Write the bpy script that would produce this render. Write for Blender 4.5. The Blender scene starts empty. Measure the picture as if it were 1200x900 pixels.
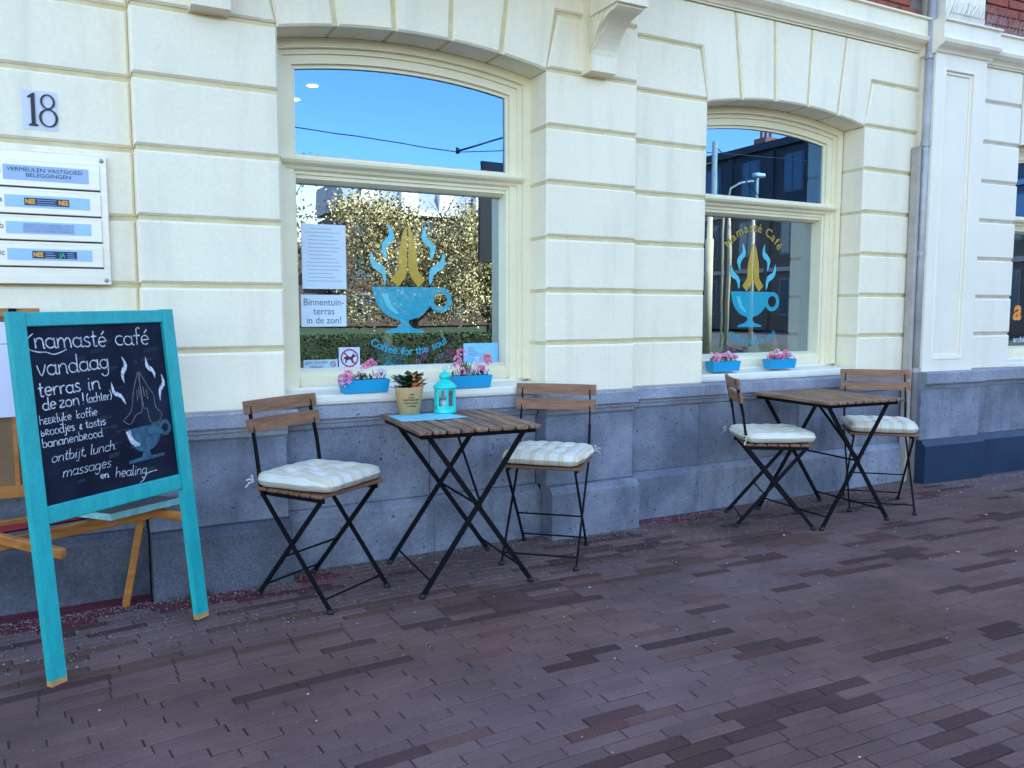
import bpy, math, random
from mathutils import Vector, Matrix, noise
random.seed(7)
S = bpy.context.scene
COL = S.collection
R = math.radians
PI = math.pi

# ------------------------------------------------------------------ camera
cam_d = bpy.data.cameras.new("camera"); cam = bpy.data.objects.new("camera", cam_d); COL.objects.link(cam)
CAM = Vector((0.0, -3.43, 1.14)); YAW = 0.4864; PITCH = 0.0906; FPX = 941.3
cam.location = CAM
cam.rotation_euler = (PI / 2 - PITCH, 0, -YAW)
cam_d.sensor_width = 36; cam_d.lens = 36 * FPX / 1200; cam_d.clip_start = 0.05; cam_d.clip_end = 1500
S.camera = cam

# ------------------------------------------------------------------ light
SUN_EL = R(47); SUN_AZ = R(30)          # azimuth measured from +y (behind the building) towards +x
W = bpy.data.worlds.new("World"); S.world = W; W.use_nodes = True
nt = W.node_tree; bg = nt.nodes['Background']
sky = nt.nodes.new('ShaderNodeTexSky'); sky.sky_type = 'NISHITA'; sky.sun_disc = False
sky.sun_elevation = SUN_EL; sky.sun_rotation = SUN_AZ
sky.air_density = 1.0; sky.dust_density = 0.9; sky.ozone_density = 1.0
nt.links.new(sky.outputs[0], bg.inputs[0]); bg.inputs[1].default_value = 0.15
sd = bpy.data.lights.new("sun", 'SUN'); sun = bpy.data.objects.new("sun", sd); COL.objects.link(sun)
sd.energy = 3.2; sd.angle = R(0.5); sd.color = (1.0, 0.93, 0.82)
tosun = Vector((math.sin(SUN_AZ) * math.cos(SUN_EL), math.cos(SUN_AZ) * math.cos(SUN_EL), math.sin(SUN_EL)))
sun.rotation_euler = (-tosun).to_track_quat('-Z', 'Y').to_euler()
S.view_settings.view_transform = 'Standard'; S.view_settings.look = 'None'
S.view_settings.exposure = 2.42; S.view_settings.gamma = 1.0

# ------------------------------------------------------------------ materials
MC = {}
def mat(name, col, rough=0.6, metal=0.0, var=0.0, vscale=4.0, col2=None, bump=0.0, bscale=60.0, spots=None,
        spscale=40.0, spth=0.68, coords='Object', spec=0.5, emis=None, estr=1.0, stretch=None, grain=None, streak=None, rnd=None):
    """one principled material: base colour mottled towards col2, small pits or flecks (spots), bump"""
    if name in MC: return MC[name]
    m = bpy.data.materials.new(name); m.use_nodes = True
    n = m.node_tree.nodes; l = m.node_tree.links
    b = n['Principled BSDF']; b.inputs['Roughness'].default_value = rough; b.inputs['Metallic'].default_value = metal
    b.inputs['Specular IOR Level'].default_value = spec
    b.inputs['Base Color'].default_value = (*col, 1)
    if coords == 'World':
        g = n.new('ShaderNodeNewGeometry'); vec = g.outputs['Position']
    else:
        g = n.new('ShaderNodeTexCoord'); vec = g.outputs['Object']
    if stretch:
        mp = n.new('ShaderNodeMapping'); mp.inputs['Scale'].default_value = stretch
        l.new(vec, mp.inputs[0]); vec = mp.outputs[0]
    out = None
    if var > 0 or col2:
        t = n.new('ShaderNodeTexNoise'); t.inputs['Scale'].default_value = vscale; t.inputs['Detail'].default_value = 6
        t.inputs['Roughness'].default_value = 0.62
        l.new(vec, t.inputs['Vector'])
        r = n.new('ShaderNodeValToRGB'); l.new(t.outputs['Fac'], r.inputs[0])
        c2 = col2 if col2 else tuple(c * (1 - var) for c in col)
        r.color_ramp.elements[0].position = 0.36; r.color_ramp.elements[0].color = (*c2, 1)
        r.color_ramp.elements[1].position = 0.62; r.color_ramp.elements[1].color = (*col, 1)
        out = r.outputs[0]
    if spots:
        t2 = n.new('ShaderNodeTexNoise'); t2.inputs['Scale'].default_value = spscale; t2.inputs['Detail'].default_value = 3
        l.new(vec, t2.inputs['Vector'])
        r2 = n.new('ShaderNodeValToRGB'); l.new(t2.outputs['Fac'], r2.inputs[0])
        r2.color_ramp.elements[0].position = spth; r2.color_ramp.elements[0].color = (0, 0, 0, 1)
        r2.color_ramp.elements[1].position = min(1, spth + 0.05); r2.color_ramp.elements[1].color = (1, 1, 1, 1)
        mx = n.new('ShaderNodeMix'); mx.data_type = 'RGBA'
        l.new(r2.outputs[0], mx.inputs[0])
        if out: l.new(out, mx.inputs[6])
        else: mx.inputs[6].default_value = (*col, 1)
        mx.inputs[7].default_value = (*spots, 1); out = mx.outputs[2]
    def mult(out, scale, lo, hi, st=None, a=.35, z=.65):
        v2 = vec
        if st:
            mp2 = n.new('ShaderNodeMapping'); mp2.inputs['Scale'].default_value = st; l.new(vec, mp2.inputs[0]); v2 = mp2.outputs[0]
        t5 = n.new('ShaderNodeTexNoise'); t5.inputs['Scale'].default_value = scale; t5.inputs['Detail'].default_value = 4; l.new(v2, t5.inputs['Vector'])
        m5 = n.new('ShaderNodeMapRange'); m5.inputs[1].default_value = a; m5.inputs[2].default_value = z; m5.inputs[3].default_value = lo; m5.inputs[4].default_value = hi
        l.new(t5.outputs['Fac'], m5.inputs[0]); vm = n.new('ShaderNodeVectorMath'); vm.operation = 'SCALE'
        if out: l.new(out, vm.inputs[0])
        else: vm.inputs[0].default_value = col
        l.new(m5.outputs[0], vm.inputs['Scale']); return vm.outputs[0]
    if grain: out = mult(out, grain[0], 1 - grain[1], 1 + grain[1])
    if streak: out = mult(out, streak[0], 1 - streak[1], 1, (1, 1, .12), .30, .48)
    if rnd:
        oi = n.new('ShaderNodeObjectInfo'); m6 = n.new('ShaderNodeMapRange'); m6.inputs[3].default_value = rnd[0]; m6.inputs[4].default_value = rnd[1]
        l.new(oi.outputs['Random'], m6.inputs[0]); v6 = n.new('ShaderNodeVectorMath'); v6.operation = 'SCALE'
        if out: l.new(out, v6.inputs[0])
        else: v6.inputs[0].default_value = col
        l.new(m6.outputs[0], v6.inputs['Scale']); out = v6.outputs[0]
    if out: l.new(out, b.inputs['Base Color'])
    if bump > 0:
        t3 = n.new('ShaderNodeTexNoise'); t3.inputs['Scale'].default_value = bscale; t3.inputs['Detail'].default_value = 5
        l.new(vec, t3.inputs['Vector'])
        bp = n.new('ShaderNodeBump'); bp.inputs['Strength'].default_value = bump; bp.inputs['Distance'].default_value = 0.01
        l.new(t3.outputs['Fac'], bp.inputs['Height']); l.new(bp.outputs[0], b.inputs['Normal'])
    if emis:
        b.inputs['Emission Color'].default_value = (*emis, 1); b.inputs['Emission Strength'].default_value = estr
    MC[name] = m
    return m

M_cream = mat('cream_paint', (0.95, 0.835, 0.62), 0.55, rnd=(.97, 1.0), var=0.05, vscale=3.2, bump=0.12, bscale=26, coords='World', grain=(60, .025), streak=(9, .09))
M_joint = mat('joint_paint', (0.74, 0.63, 0.37), 0.7, col2=(0.62, 0.51, 0.28), vscale=9, bump=0.2, coords='World')
M_sillp = mat('sill_paint', (0.85, 0.80, 0.68), 0.4, var=.06, vscale=9, coords='World')
M_frame = mat('window_paint', (0.89, 0.79, 0.545), 0.35, var=0.05, vscale=6, bump=0.03, bscale=20, coords='World')
M_wing = mat('wing_paint', (0.90, 0.81, 0.66), 0.5, streak=(8, .06),  var=0.04, vscale=3, bump=0.08, bscale=30, coords='World')
M_wingjoint = mat('wing_joint', (0.60, 0.52, 0.44), 0.7, coords='World', var=.2, vscale=8)
M_stone = mat('blue_stone', (0.25, 0.27, 0.33), 0.65, rnd=(.82, 1.12), col2=(0.12, 0.135, 0.18), vscale=2.6, bump=0.5, bscale=45, grain=(80, .12), streak=(14, .25),
              spots=(0.05, 0.055, 0.075), spscale=48, spth=0.655, coords='World')
M_stone_dark = mat('blue_stone_dark', (0.095, 0.10, 0.13), 0.65, col2=(0.045, 0.05, 0.07), vscale=3.0, grain=(90, .25), bump=0.35, bscale=40,
                   spots=(0.38, 0.38, 0.40), spscale=60, spth=0.77, coords='World')  # darker tone of the blue stone with pale flecks, for the left plinth
M_ledge = mat('washed_ledge_stone', (0.33, 0.345, 0.40), 0.6, rnd=(.88, 1.08), col2=(0.21, 0.225, 0.275), vscale=4, bump=0.3, bscale=45, grain=(95, .15), spots=(.07, .07, .09), spscale=44, spth=.67, coords='World')
M_navy = mat('navy_plinth_paint', (0.010, 0.035, 0.080), 0.5, col2=(0.007, 0.025, 0.058), vscale=5, bump=0.15, bscale=40,
             spots=(.12, .16, .22), spscale=70, spth=.76, coords='World')
M_wood = mat('oiled_acacia', (0.27, 0.125, 0.060), 0.55, col2=(0.13, 0.062, 0.034), rnd=(.78, 1.15), vscale=5, bump=0.3, bscale=30, stretch=(1, 9, 9))
M_wood_x = M_wood
M_wood_lt = mat('worn_acacia', (0.31, 0.145, 0.072), 0.55, col2=(0.17, 0.080, 0.042), vscale=6, bump=0.3, bscale=30, stretch=(1, 9, 9))
M_woody = mat('weathered_table_wood', (0.36, 0.195, 0.11), 0.55, rnd=(.75, 1.12), col2=(0.12, 0.064, 0.042), vscale=6, bump=0.3, bscale=30, stretch=(9, 1, 9))
M_black = mat('black_steel', (0.005, 0.005, 0.007), 0.6, spec=0.12)
M_rubber = mat('black_rubber', (0.008, 0.008, 0.01), 0.6)
M_turq = mat('turquoise_paint', (0.010, 0.40, 0.40), 0.45, var=0.16, vscale=9, grain=(45, .08), bump=0.15, bscale=30, stretch=(4, 4, 1))
M_turq_l = mat('turquoise_enamel', (0.01, 0.66, 0.56), 0.3, var=0.05, vscale=8)
M_chalkb = mat('chalkboard_black', (0.007, 0.009, 0.02), 0.8, col2=(0.016, 0.022, 0.045), vscale=4, spec=.12)
M_chalk = mat('white_chalk', (0.74, 0.76, 0.80), 0.9, col2=(0.26, 0.28, 0.35), vscale=95)
M_chalkg = mat('grey_chalk', (0.20, 0.19, 0.18), 0.9, col2=(0.08, 0.08, 0.09), vscale=60)
M_chalkb2 = mat('blue_chalk', (0.045, 0.13, 0.19), 0.9, col2=(0.02, 0.06, 0.10), vscale=45)
M_orange = mat('varnished_pine', (0.50, 0.20, 0.045), 0.4, col2=(0.33, 0.115, 0.02), vscale=5, bump=0.1, bscale=20, stretch=(2, 2, 8))
M_bare = mat('bare_wood', (0.55, 0.30, 0.10), 0.6, var=0.25, vscale=20)
M_red = mat('red_canvas', (0.30, 0.015, 0.03), 0.8, var=0.2, vscale=12)
M_tan = mat('tan_fibreboard', (0.24, 0.13, 0.06), 0.7, var=0.15, vscale=9)
M_paperw = mat('poster_paper', (0.72, 0.70, 0.82), 0.7)
M_white = mat('white_vinyl', (0.78, 0.80, 0.84), 0.5)
M_blue = mat('blue_vinyl', (0.0, 0.34, 0.47), 0.4)
M_bluel = mat('light_blue_vinyl', (0.10, 0.54, 0.64), 0.4)
def coat(m, w=1.0, ior=1.75):
    b = m.node_tree.nodes['Principled BSDF']; b.inputs['Coat Weight'].default_value = w; b.inputs['Coat IOR'].default_value = ior; b.inputs['Coat Roughness'].default_value = .02
coat(M_blue, 1, 1.9); coat(M_bluel)
M_gold = mat('gold_vinyl', (0.50, 0.33, 0.03), 0.4)
coat(M_gold)
M_golddk = mat('dark_gold_vinyl', (0.22, 0.16, 0.04), 0.4)
M_ink = mat('black_ink', (0.01, 0.01, 0.014), 0.5)
M_inkgrey = mat('grey_ink', (0.14, 0.17, 0.24), 0.6)
M_signred = mat('sign_red', (0.42, 0.01, 0.03), 0.4)
M_alu = mat('brushed_aluminium', (0.82, 0.73, 0.60), 0.35, 0.35, var=0.08, vscale=5, bump=0.04, bscale=60, stretch=(1, 1, 14))
M_slotbg = mat('slot_window', (0.36, 0.58, 0.74), 0.25, var=0.1, vscale=15)
M_slotgrey = mat('worn_slot_label', (0.30, 0.38, 0.56), 0.6, var=.15, vscale=40)
M_stk = mat('sticker_navy', (0.012, 0.03, 0.09), 0.5)
M_stko = mat('sticker_orange', (0.95, 0.42, 0.03), 0.5)
M_stkg = mat('sticker_green', (0.02, 0.40, 0.16), 0.5)
M_lilac = mat('lilac_patch', (0.66, 0.66, 0.72), 0.5)
M_boxblue = mat('planter_blue', (0.0, 0.33, 0.60), 0.55, var=0.08, vscale=10)
M_kraft = mat('kraft_pot', (0.68, 0.40, 0.17), 0.7, var=0.08, vscale=20, stretch=(8, 8, 1))
M_soil = mat('potting_soil', (0.02, 0.014, 0.01), 0.95, bump=0.6, bscale=80)
M_leaf = mat('leaf_green', (0.035, 0.10, 0.02), 0.5, col2=(0.018, 0.055, 0.015), vscale=20)
M_leafy = mat('leaf_olive', (0.16, 0.17, 0.03), 0.5, var=.3, vscale=20)
M_pink = mat('pink_petal', (0.90, 0.20, 0.42), 0.6, col2=(0.86, 0.38, 0.58), vscale=50)
M_pinkl = mat('pale_pink_petal', (0.90, 0.50, 0.62), 0.6, var=0.1, vscale=40)
M_wpetal = mat('white_petal', (0.80, 0.78, 0.84), 0.6)
M_tag = mat('orange_tag', (0.75, 0.16, 0.03), 0.5, spots=(0.75, 0.62, 0.35), spscale=70, spth=0.56)
M_zinc = mat('zinc_pipe', (0.46, 0.44, 0.43), 0.5, 0.3, var=0.25, vscale=6, coords='World')
M_pipegrey = mat('grey_pipe_casing', (0.44, 0.385, 0.34), 0.6, var=0.25, vscale=7, coords='World')
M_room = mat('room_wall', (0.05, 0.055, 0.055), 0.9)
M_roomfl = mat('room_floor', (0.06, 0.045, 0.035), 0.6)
M_dark = mat('dark_furniture', (0.02, 0.018, 0.016), 0.6)
M_teal = mat('teal_ceramic', (0.01, 0.22, 0.30), 0.3)
M_lamp = mat('ceiling_spot', (1, 0.9, 0.8), 0.5, emis=(1, 0.86, 0.76), estr=3.0)
M_leaflet = mat('light_blue_leaflet', (0.14, 0.60, 0.78), 0.4, col2=(0.25, 0.70, 0.84), vscale=14)
M_slab = mat('grey_slab', (0.075, 0.075, 0.085), 0.7, var=0.3, vscale=14, bump=0.2)
M_slabedge = mat('pale_turquoise_edge', (0.26, 0.56, 0.56), 0.6, var=0.3, vscale=24)
M_rbrick = mat('wall_brick', (0.36, 0.085, 0.045), 0.8, col2=(0.22, 0.055, 0.035), vscale=14, bump=0.4, coords='World')
M_mortar = mat('brick_mortar', (0.20, 0.17, 0.15), 0.9, coords='World', var=.2)
M_asph = mat('asphalt', (0.055, 0.055, 0.06), 0.85, var=0.2, vscale=3, bump=0.3, coords='World')
M_kerb = mat('kerb_stone', (0.25, 0.25, 0.25), 0.8, var=0.2, vscale=3, coords='World')
M_sand = mat('joint_sand', (0.075, 0.055, 0.052), 0.95, col2=(0.018, 0.016, 0.015), vscale=5, bump=0.5, coords='World')
M_grit = mat('sandy_grit', (0.42, 0.38, 0.35), 0.95, col2=(0.13, 0.12, 0.11), vscale=40, bump=0.5, coords='World')
M_moss = mat('moss', (0.05, 0.075, 0.02), 0.9, var=0.4, vscale=30)
M_bark = mat('bark', (0.10, 0.075, 0.05), 0.9, var=0.3, vscale=10, bump=0.5)
M_bloss = mat('white_blossom', (1.0, 0.84, 0.42), 0.7)
M_tleaf = mat('young_leaf', (0.08, 0.07, 0.02), 0.6)
M_hedge = mat('hedge_leaf', (0.045, 0.08, 0.02), 0.7, var=0.3, vscale=8)
M_grass = mat('grass', (0.03, 0.05, 0.015), 0.9, var=0.3, vscale=2, coords='World')
M_concrete = mat('concrete_pole', (0.48, 0.44, 0.30), 0.7, var=0.15, vscale=5)
M_wire = mat('wire_black', (0.015, 0.015, 0.02), 0.5)
M_far1 = mat('far_brick', (0.11, 0.065, 0.045), 0.85, var=0.2, vscale=.8, coords='World')
M_far2 = mat('far_grey_brick', (0.085, 0.07, 0.06), 0.85, var=0.2, vscale=.6, coords='World')
M_farz = mat('far_zinc_roof', (0.22, 0.27, 0.34), 0.6, coords='World', var=.15)
M_farw = mat('far_white_trim', (0.75, 0.74, 0.70), 0.6)
M_farg = mat('far_glass', (0.03, 0.06, 0.09), 0.1)
M_chim = mat('chimney_pot', (0.45, 0.14, 0.07), 0.8)

def attr_brick(name, mode):
    m = bpy.data.materials.new(name); m.use_nodes = True
    n = m.node_tree.nodes; l = m.node_tree.links; b = n['Principled BSDF']
    if mode == 'obj':
        a = n.new('ShaderNodeObjectInfo'); c = a.outputs['Color']
    else:
        a = n.new('ShaderNodeVertexColor'); a.layer_name = 'Col'; c = a.outputs['Color']
    g = n.new('ShaderNodeNewGeometry')
    t = n.new('ShaderNodeTexNoise'); t.inputs['Scale'].default_value = 190; t.inputs['Detail'].default_value = 6; t.inputs['Roughness'].default_value = .85
    l.new(g.outputs['Position'], t.inputs['Vector'])
    r = n.new('ShaderNodeMapRange'); r.inputs[1].default_value = .3; r.inputs[2].default_value = .7
    r.inputs[3].default_value = .52; r.inputs[4].default_value = 1.42; l.new(t.outputs['Fac'], r.inputs[0])
    t2 = n.new('ShaderNodeTexNoise'); t2.inputs['Scale'].default_value = 1.6; t2.inputs['Detail'].default_value = 6; t2.inputs['Roughness'].default_value = .6
    l.new(g.outputs['Position'], t2.inputs['Vector'])
    r2 = n.new('ShaderNodeMapRange'); r2.inputs[1].default_value = .35; r2.inputs[2].default_value = .65
    r2.inputs[3].default_value = .74; r2.inputs[4].default_value = 1.15; l.new(t2.outputs['Fac'], r2.inputs[0])
    mu = n.new('ShaderNodeMath'); mu.operation = 'MULTIPLY'; l.new(r.outputs[0], mu.inputs[0]); l.new(r2.outputs[0], mu.inputs[1])
    vm = n.new('ShaderNodeVectorMath'); vm.operation = 'SCALE'; l.new(c, vm.inputs[0]); l.new(mu.outputs[0], vm.inputs['Scale'])
    # sandy smear where the joints were brushed in
    t3 = n.new('ShaderNodeTexNoise'); t3.inputs['Scale'].default_value = 190; t3.inputs['Detail'].default_value = 2
    l.new(g.outputs['Position'], t3.inputs['Vector'])
    r3 = n.new('ShaderNodeMapRange'); r3.inputs[1].default_value = .70; r3.inputs[2].default_value = .76; r3.inputs[3].default_value = 0; r3.inputs[4].default_value = .5
    l.new(t3.outputs['Fac'], r3.inputs[0])
    mx = n.new('ShaderNodeMix'); mx.data_type = 'RGBA'; l.new(r3.outputs[0], mx.inputs[0]); l.new(vm.outputs[0], mx.inputs[6]); mx.inputs[7].default_value = (.26, .25, .27, 1)
    l.new(mx.outputs[2], b.inputs['Base Color'])
    b.inputs['Roughness'].default_value = .9
    b.inputs['Specular IOR Level'].default_value = .2
    bp = n.new('ShaderNodeBump'); bp.inputs['Strength'].default_value = .35; bp.inputs['Distance'].default_value = .004
    l.new(t.outputs['Fac'], bp.inputs['Height']); l.new(bp.outputs[0], b.inputs['Normal'])
    return m
M_pav_o = attr_brick('clay_paver', 'obj'); M_pav_s = attr_brick('clay_paver_far', 'attr')

def glass_mat(name, refl=0.30, tint=(0.80, 0.86, 0.88), rtint=(0.8, 0.92, 1.0)):
    m = bpy.data.materials.new(name); m.use_nodes = True
    n = m.node_tree.nodes; l = m.node_tree.links
    for x in list(n): n.remove(x)
    o = n.new('ShaderNodeOutputMaterial'); mx = n.new('ShaderNodeMixShader')
    tr = n.new('ShaderNodeBsdfTransparent'); tr.inputs[0].default_value = (*tint, 1)
    gl = n.new('ShaderNodeBsdfGlossy'); gl.inputs['Roughness'].default_value = 0.0; gl.inputs[0].default_value = (*rtint, 1)
    g = n.new('ShaderNodeNewGeometry'); t = n.new('ShaderNodeTexNoise'); t.inputs['Scale'].default_value = 3.5; t.inputs['Detail'].default_value = 1
    l.new(g.outputs['Position'], t.inputs['Vector']); bp = n.new('ShaderNodeBump'); bp.inputs['Strength'].default_value = .10; bp.inputs['Distance'].default_value = .0016
    l.new(t.outputs['Fac'], bp.inputs['Height']); l.new(bp.outputs[0], gl.inputs['Normal'])
    lw = n.new('ShaderNodeFresnel'); lw.inputs['IOR'].default_value = 1.5
    mr = n.new('ShaderNodeMapRange'); mr.inputs[1].default_value = 0.04; mr.inputs[2].default_value = 1; mr.inputs[3].default_value = refl; mr.inputs[4].default_value = 1
    l.new(lw.outputs[0], mr.inputs[0]); l.new(mr.outputs[0], mx.inputs[0])
    l.new(tr.outputs[0], mx.inputs[1]); l.new(gl.outputs[0], mx.inputs[2]); l.new(mx.outputs[0], o.inputs[0])
    return m
M_glass = glass_mat('window_glass', 0.50, (0.95, 0.98, 0.98), (0.62, 0.77, 0.92))
M_glasst = glass_mat('top_light_glass', 0.44, (0.95, 0.98, 0.98), (0.22, 0.47, 0.92))  # blue reflection tint put into the glass to deepen the mirrored sky
M_lglass = glass_mat('lantern_glass', 0.12, (0.92, 0.97, 0.97))

def cushion_mat():
    m = bpy.data.materials.new('striped_cotton'); m.use_nodes = True
    n = m.node_tree.nodes; l = m.node_tree.links; b = n['Principled BSDF']; b.inputs['Roughness'].default_value = .9
    tc = n.new('ShaderNodeTexCoord'); sp = n.new('ShaderNodeSeparateXYZ'); l.new(tc.outputs['Object'], sp.inputs[0])
    ns = n.new('ShaderNodeTexNoise'); ns.inputs['Scale'].default_value = 9; l.new(tc.outputs['Object'], ns.inputs['Vector'])
    ad = n.new('ShaderNodeMath'); ad.operation = 'MULTIPLY_ADD'; l.new(ns.outputs['Fac'], ad.inputs[0]); ad.inputs[1].default_value = .02; l.new(sp.outputs[0], ad.inputs[2])
    fr = n.new('ShaderNodeMath'); fr.operation = 'MULTIPLY'; l.new(ad.outputs[0], fr.inputs[0]); fr.inputs[1].default_value = 15
    f2 = n.new('ShaderNodeMath'); f2.operation = 'FRACT'; l.new(fr.outputs[0], f2.inputs[0])
    cr = n.new('ShaderNodeValToRGB'); l.new(f2.outputs[0], cr.inputs[0]); cr.color_ramp.interpolation = 'CONSTANT'
    e = cr.color_ramp.elements
    cols = [(0, (.74, .70, .58)), (.10, (.56, .60, .60)), (.13, (.74, .70, .58)), (.22, (.56, .60, .60)), (.25, (.74, .69, .56)),
            (.40, (.66, .57, .41)), (.56, (.70, .65, .53)), (.62, (.64, .55, .39)), (.78, (.74, .69, .56)), (.86, (.56, .60, .60)), (.89, (.74, .70, .58))]
    e[0].position = 0; e[0].color = (*cols[0][1], 1); e[1].position = cols[1][0]; e[1].color = (*cols[1][1], 1)
    for p, c in cols[2:]:
        k = e.new(p); k.color = (*c, 1)
    l.new(cr.outputs[0], b.inputs['Base Color'])
    t = n.new('ShaderNodeTexNoise'); t.inputs['Scale'].default_value = 320; l.new(tc.outputs['Object'], t.inputs['Vector'])
    bp = n.new('ShaderNodeBump'); bp.inputs['Strength'].default_value = .4; bp.inputs['Distance'].default_value = .002
    l.new(t.outputs['Fac'], bp.inputs['Height']); l.new(bp.outputs[0], b.inputs['Normal'])
    return m
M_cush = cushion_mat()
M_tie = mat('cotton_tie', (0.58, 0.55, 0.47), 0.9)

# ------------------------------------------------------------------ helpers
class MB:
    def __init__(s): s.v = []; s.f = []; s.m = []; s.k = 0
    def poly(s, pts, mi=0):
        i = len(s.v); s.v += [tuple(p) for p in pts]; s.f.append(tuple(range(i, i + len(pts)))); s.m.append(mi)
    def box(s, x0, x1, y0, y1, z0, z1, mi=0, M=None):
        i = len(s.v)
        p = [(x0, y0, z0), (x1, y0, z0), (x1, y1, z0), (x0, y1, z0), (x0, y0, z1), (x1, y0, z1), (x1, y1, z1), (x0, y1, z1)]
        if M is not None: p = [tuple(M @ Vector(q)) for q in p]
        s.v += p
        for f in ((0, 3, 2, 1), (4, 5, 6, 7), (0, 1, 5, 4), (1, 2, 6, 5), (2, 3, 7, 6), (3, 0, 4, 7)):
            s.f.append(tuple(i + k for k in f)); s.m.append(mi)
        return s
    def cbox(s, x0, x1, y0, y1, z0, z1, c=0.003, mi=0, M=None):
        """box with all long edges chamfered by c (rounded-looking at small size)"""
        i = len(s.v); P = []
        X = (x0, x1); Y = (y0, y1); Z = (z0, z1)
        idx = {}
        for a in (0, 1):
            for b_ in (0, 1):
                for d in (0, 1):
                    sx = 1 if a == 0 else -1; sy = 1 if b_ == 0 else -1; sz = 1 if d == 0 else -1
                    for ax in range(3):
                        p = [X[a], Y[b_], Z[d]]
                        o = [sx * c, sy * c, sz * c]; o[ax] = 0
                        idx[(a, b_, d, ax)] = len(P); P.append((p[0] + o[0], p[1] + o[1], p[2] + o[2]))
        F = []
        for ax in range(3):
            for side in (0, 1):
                q = []
                for (u, v) in ((0, 0), (1, 0), (1, 1), (0, 1)):
                    k = [0, 0, 0]; k[ax] = side; k[(ax + 1) % 3] = u; k[(ax + 2) % 3] = v
                    q.append(idx[(*k, ax)])
                F.append(tuple(q) if side else tuple(reversed(q)))
        for a in (0, 1):
            for b_ in (0, 1):
                for d in (0, 1): F.append(tuple(idx[(a, b_, d, ax)] for ax in range(3)))
        for ax in range(3):
            a1, a2 = (ax + 1) % 3, (ax + 2) % 3
            for u in (0, 1):
                for v in (0, 1):
                    k0 = [0, 0, 0]; k0[a1] = u; k0[a2] = v; k1 = list(k0); k1[ax] = 1
                    F.append((idx[(*k0, a1)], idx[(*k1, a1)], idx[(*k1, a2)], idx[(*k0, a2)]))
        if M is not None: P = [tuple(M @ Vector(q)) for q in P]
        s.v += P
        for f in F: s.f.append(tuple(i + k for k in f)); s.m.append(mi)
        return s
    def block(s, poly, y0, y1, c=0.012, mi=0, mi_side=None, flip=False):
        """prism of an xz polygon, y0 = front face; front edges chamfered by c"""
        n = len(poly); ar = sum(poly[k][0] * poly[(k + 1) % n][1] - poly[(k + 1) % n][0] * poly[k][1] for k in range(n))
        if ar < 0: poly = list(reversed(poly))
        ins = inset(poly, c) if c else poly
        i = len(s.v)
        if c:
            s.v += [(x, y1, z) for x, z in poly] + [(x, y0 + c, z) for x, z in poly] + [(x, y0, z) for x, z in ins]
            rings = 3
        else:
            s.v += [(x, y1, z) for x, z in poly] + [(x, y0, z) for x, z in poly]; rings = 2
        for r_ in range(rings - 1):
            for k in range(n):
                a = i + r_ * n + k; b_ = i + r_ * n + (k + 1) % n
                s.f.append((a, a + n, b_ + n, b_)); s.m.append(mi if mi_side is None or r_ == rings - 2 else mi_side)
        s.f.append(tuple(i + (rings - 1) * n + k for k in range(n))); s.m.append(mi)
        s.f.append(tuple(i + n - 1 - k for k in range(n))); s.m.append(mi)
        return s
    def tube(s, pts, r, n=8, mi=0, cap=True, rs=None):
        pts = [Vector(p) for p in pts]; i0 = len(s.v)
        up = None
        for k, p in enumerate(pts):
            t = (pts[min(k + 1, len(pts) - 1)] - pts[max(k - 1, 0)]).normalized()
            if up is None:
                up = Vector((0, 0, 1)) if abs(t.z) < 0.9 else Vector((1, 0, 0))
            a = t.cross(up).normalized(); b_ = a.cross(t).normalized(); up = b_
            rr = rs[k] if rs else r
            for j in range(n):
                q = p + (a * math.cos(2 * PI * j / n) + b_ * math.sin(2 * PI * j / n)) * rr
                s.v.append(tuple(q))
        for k in range(len(pts) - 1):
            for j in range(n):
                a = i0 + k * n + j; b_ = i0 + k * n + (j + 1) % n
                s.f.append((a, b_, b_ + n, a + n)); s.m.append(mi)
        if cap:
            s.f.append(tuple(i0 + n - 1 - j for j in range(n))); s.m.append(mi)
            e = i0 + (len(pts) - 1) * n
            s.f.append(tuple(e + j for j in range(n))); s.m.append(mi)
        return s
    def bar(s, a, b_, w, t, ref=(1, 0, 0), mi=0, c=0):
        """flat bar from a to b; t is the thickness along ref, w the width across it"""
        a = Vector(a); b_ = Vector(b_); d = (b_ - a); L = d.length; d.normalize()
        rx = Vector(ref); rx = (rx - d * rx.dot(d)).normalized(); ry = d.cross(rx)
        M = Matrix(((rx.x, ry.x, d.x, a.x), (rx.y, ry.y, d.y, a.y), (rx.z, ry.z, d.z, a.z), (0, 0, 0, 1)))
        if c: s.cbox(-t / 2, t / 2, -w / 2, w / 2, 0, L, c, mi, M)
        else: s.box(-t / 2, t / 2, -w / 2, w / 2, 0, L, mi, M)
        return s
    def lathe(s, prof, cx=0, cy=0, n=24, mi=0, ang=0):
        i0 = len(s.v)
        for r_, z in prof:
            for j in range(n):
                a = 2 * PI * j / n + ang
                s.v.append((cx + r_ * math.cos(a), cy + r_ * math.sin(a), z))
        for k in range(len(prof) - 1):
            for j in range(n):
                a = i0 + k * n + j; b_ = i0 + k * n + (j + 1) % n
                s.f.append((a, b_, b_ + n, a + n)); s.m.append(mi)
        return s
    def prof_x(s, prof, x0, x1, mi=0):
        """extrude a closed (y,z) profile along x"""
        n = len(prof); i = len(s.v)
        s.v += [(x0, y, z) for y, z in prof] + [(x1, y, z) for y, z in prof]
        for k in range(n):
            s.f.append((i + k, i + (k + 1) % n, i + n + (k + 1) % n, i + n + k)); s.m.append(mi)
        s.f.append(tuple(i + n - 1 - k for k in range(n))); s.m.append(mi)
        s.f.append(tuple(i + n + k for k in range(n))); s.m.append(mi)
        return s
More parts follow.
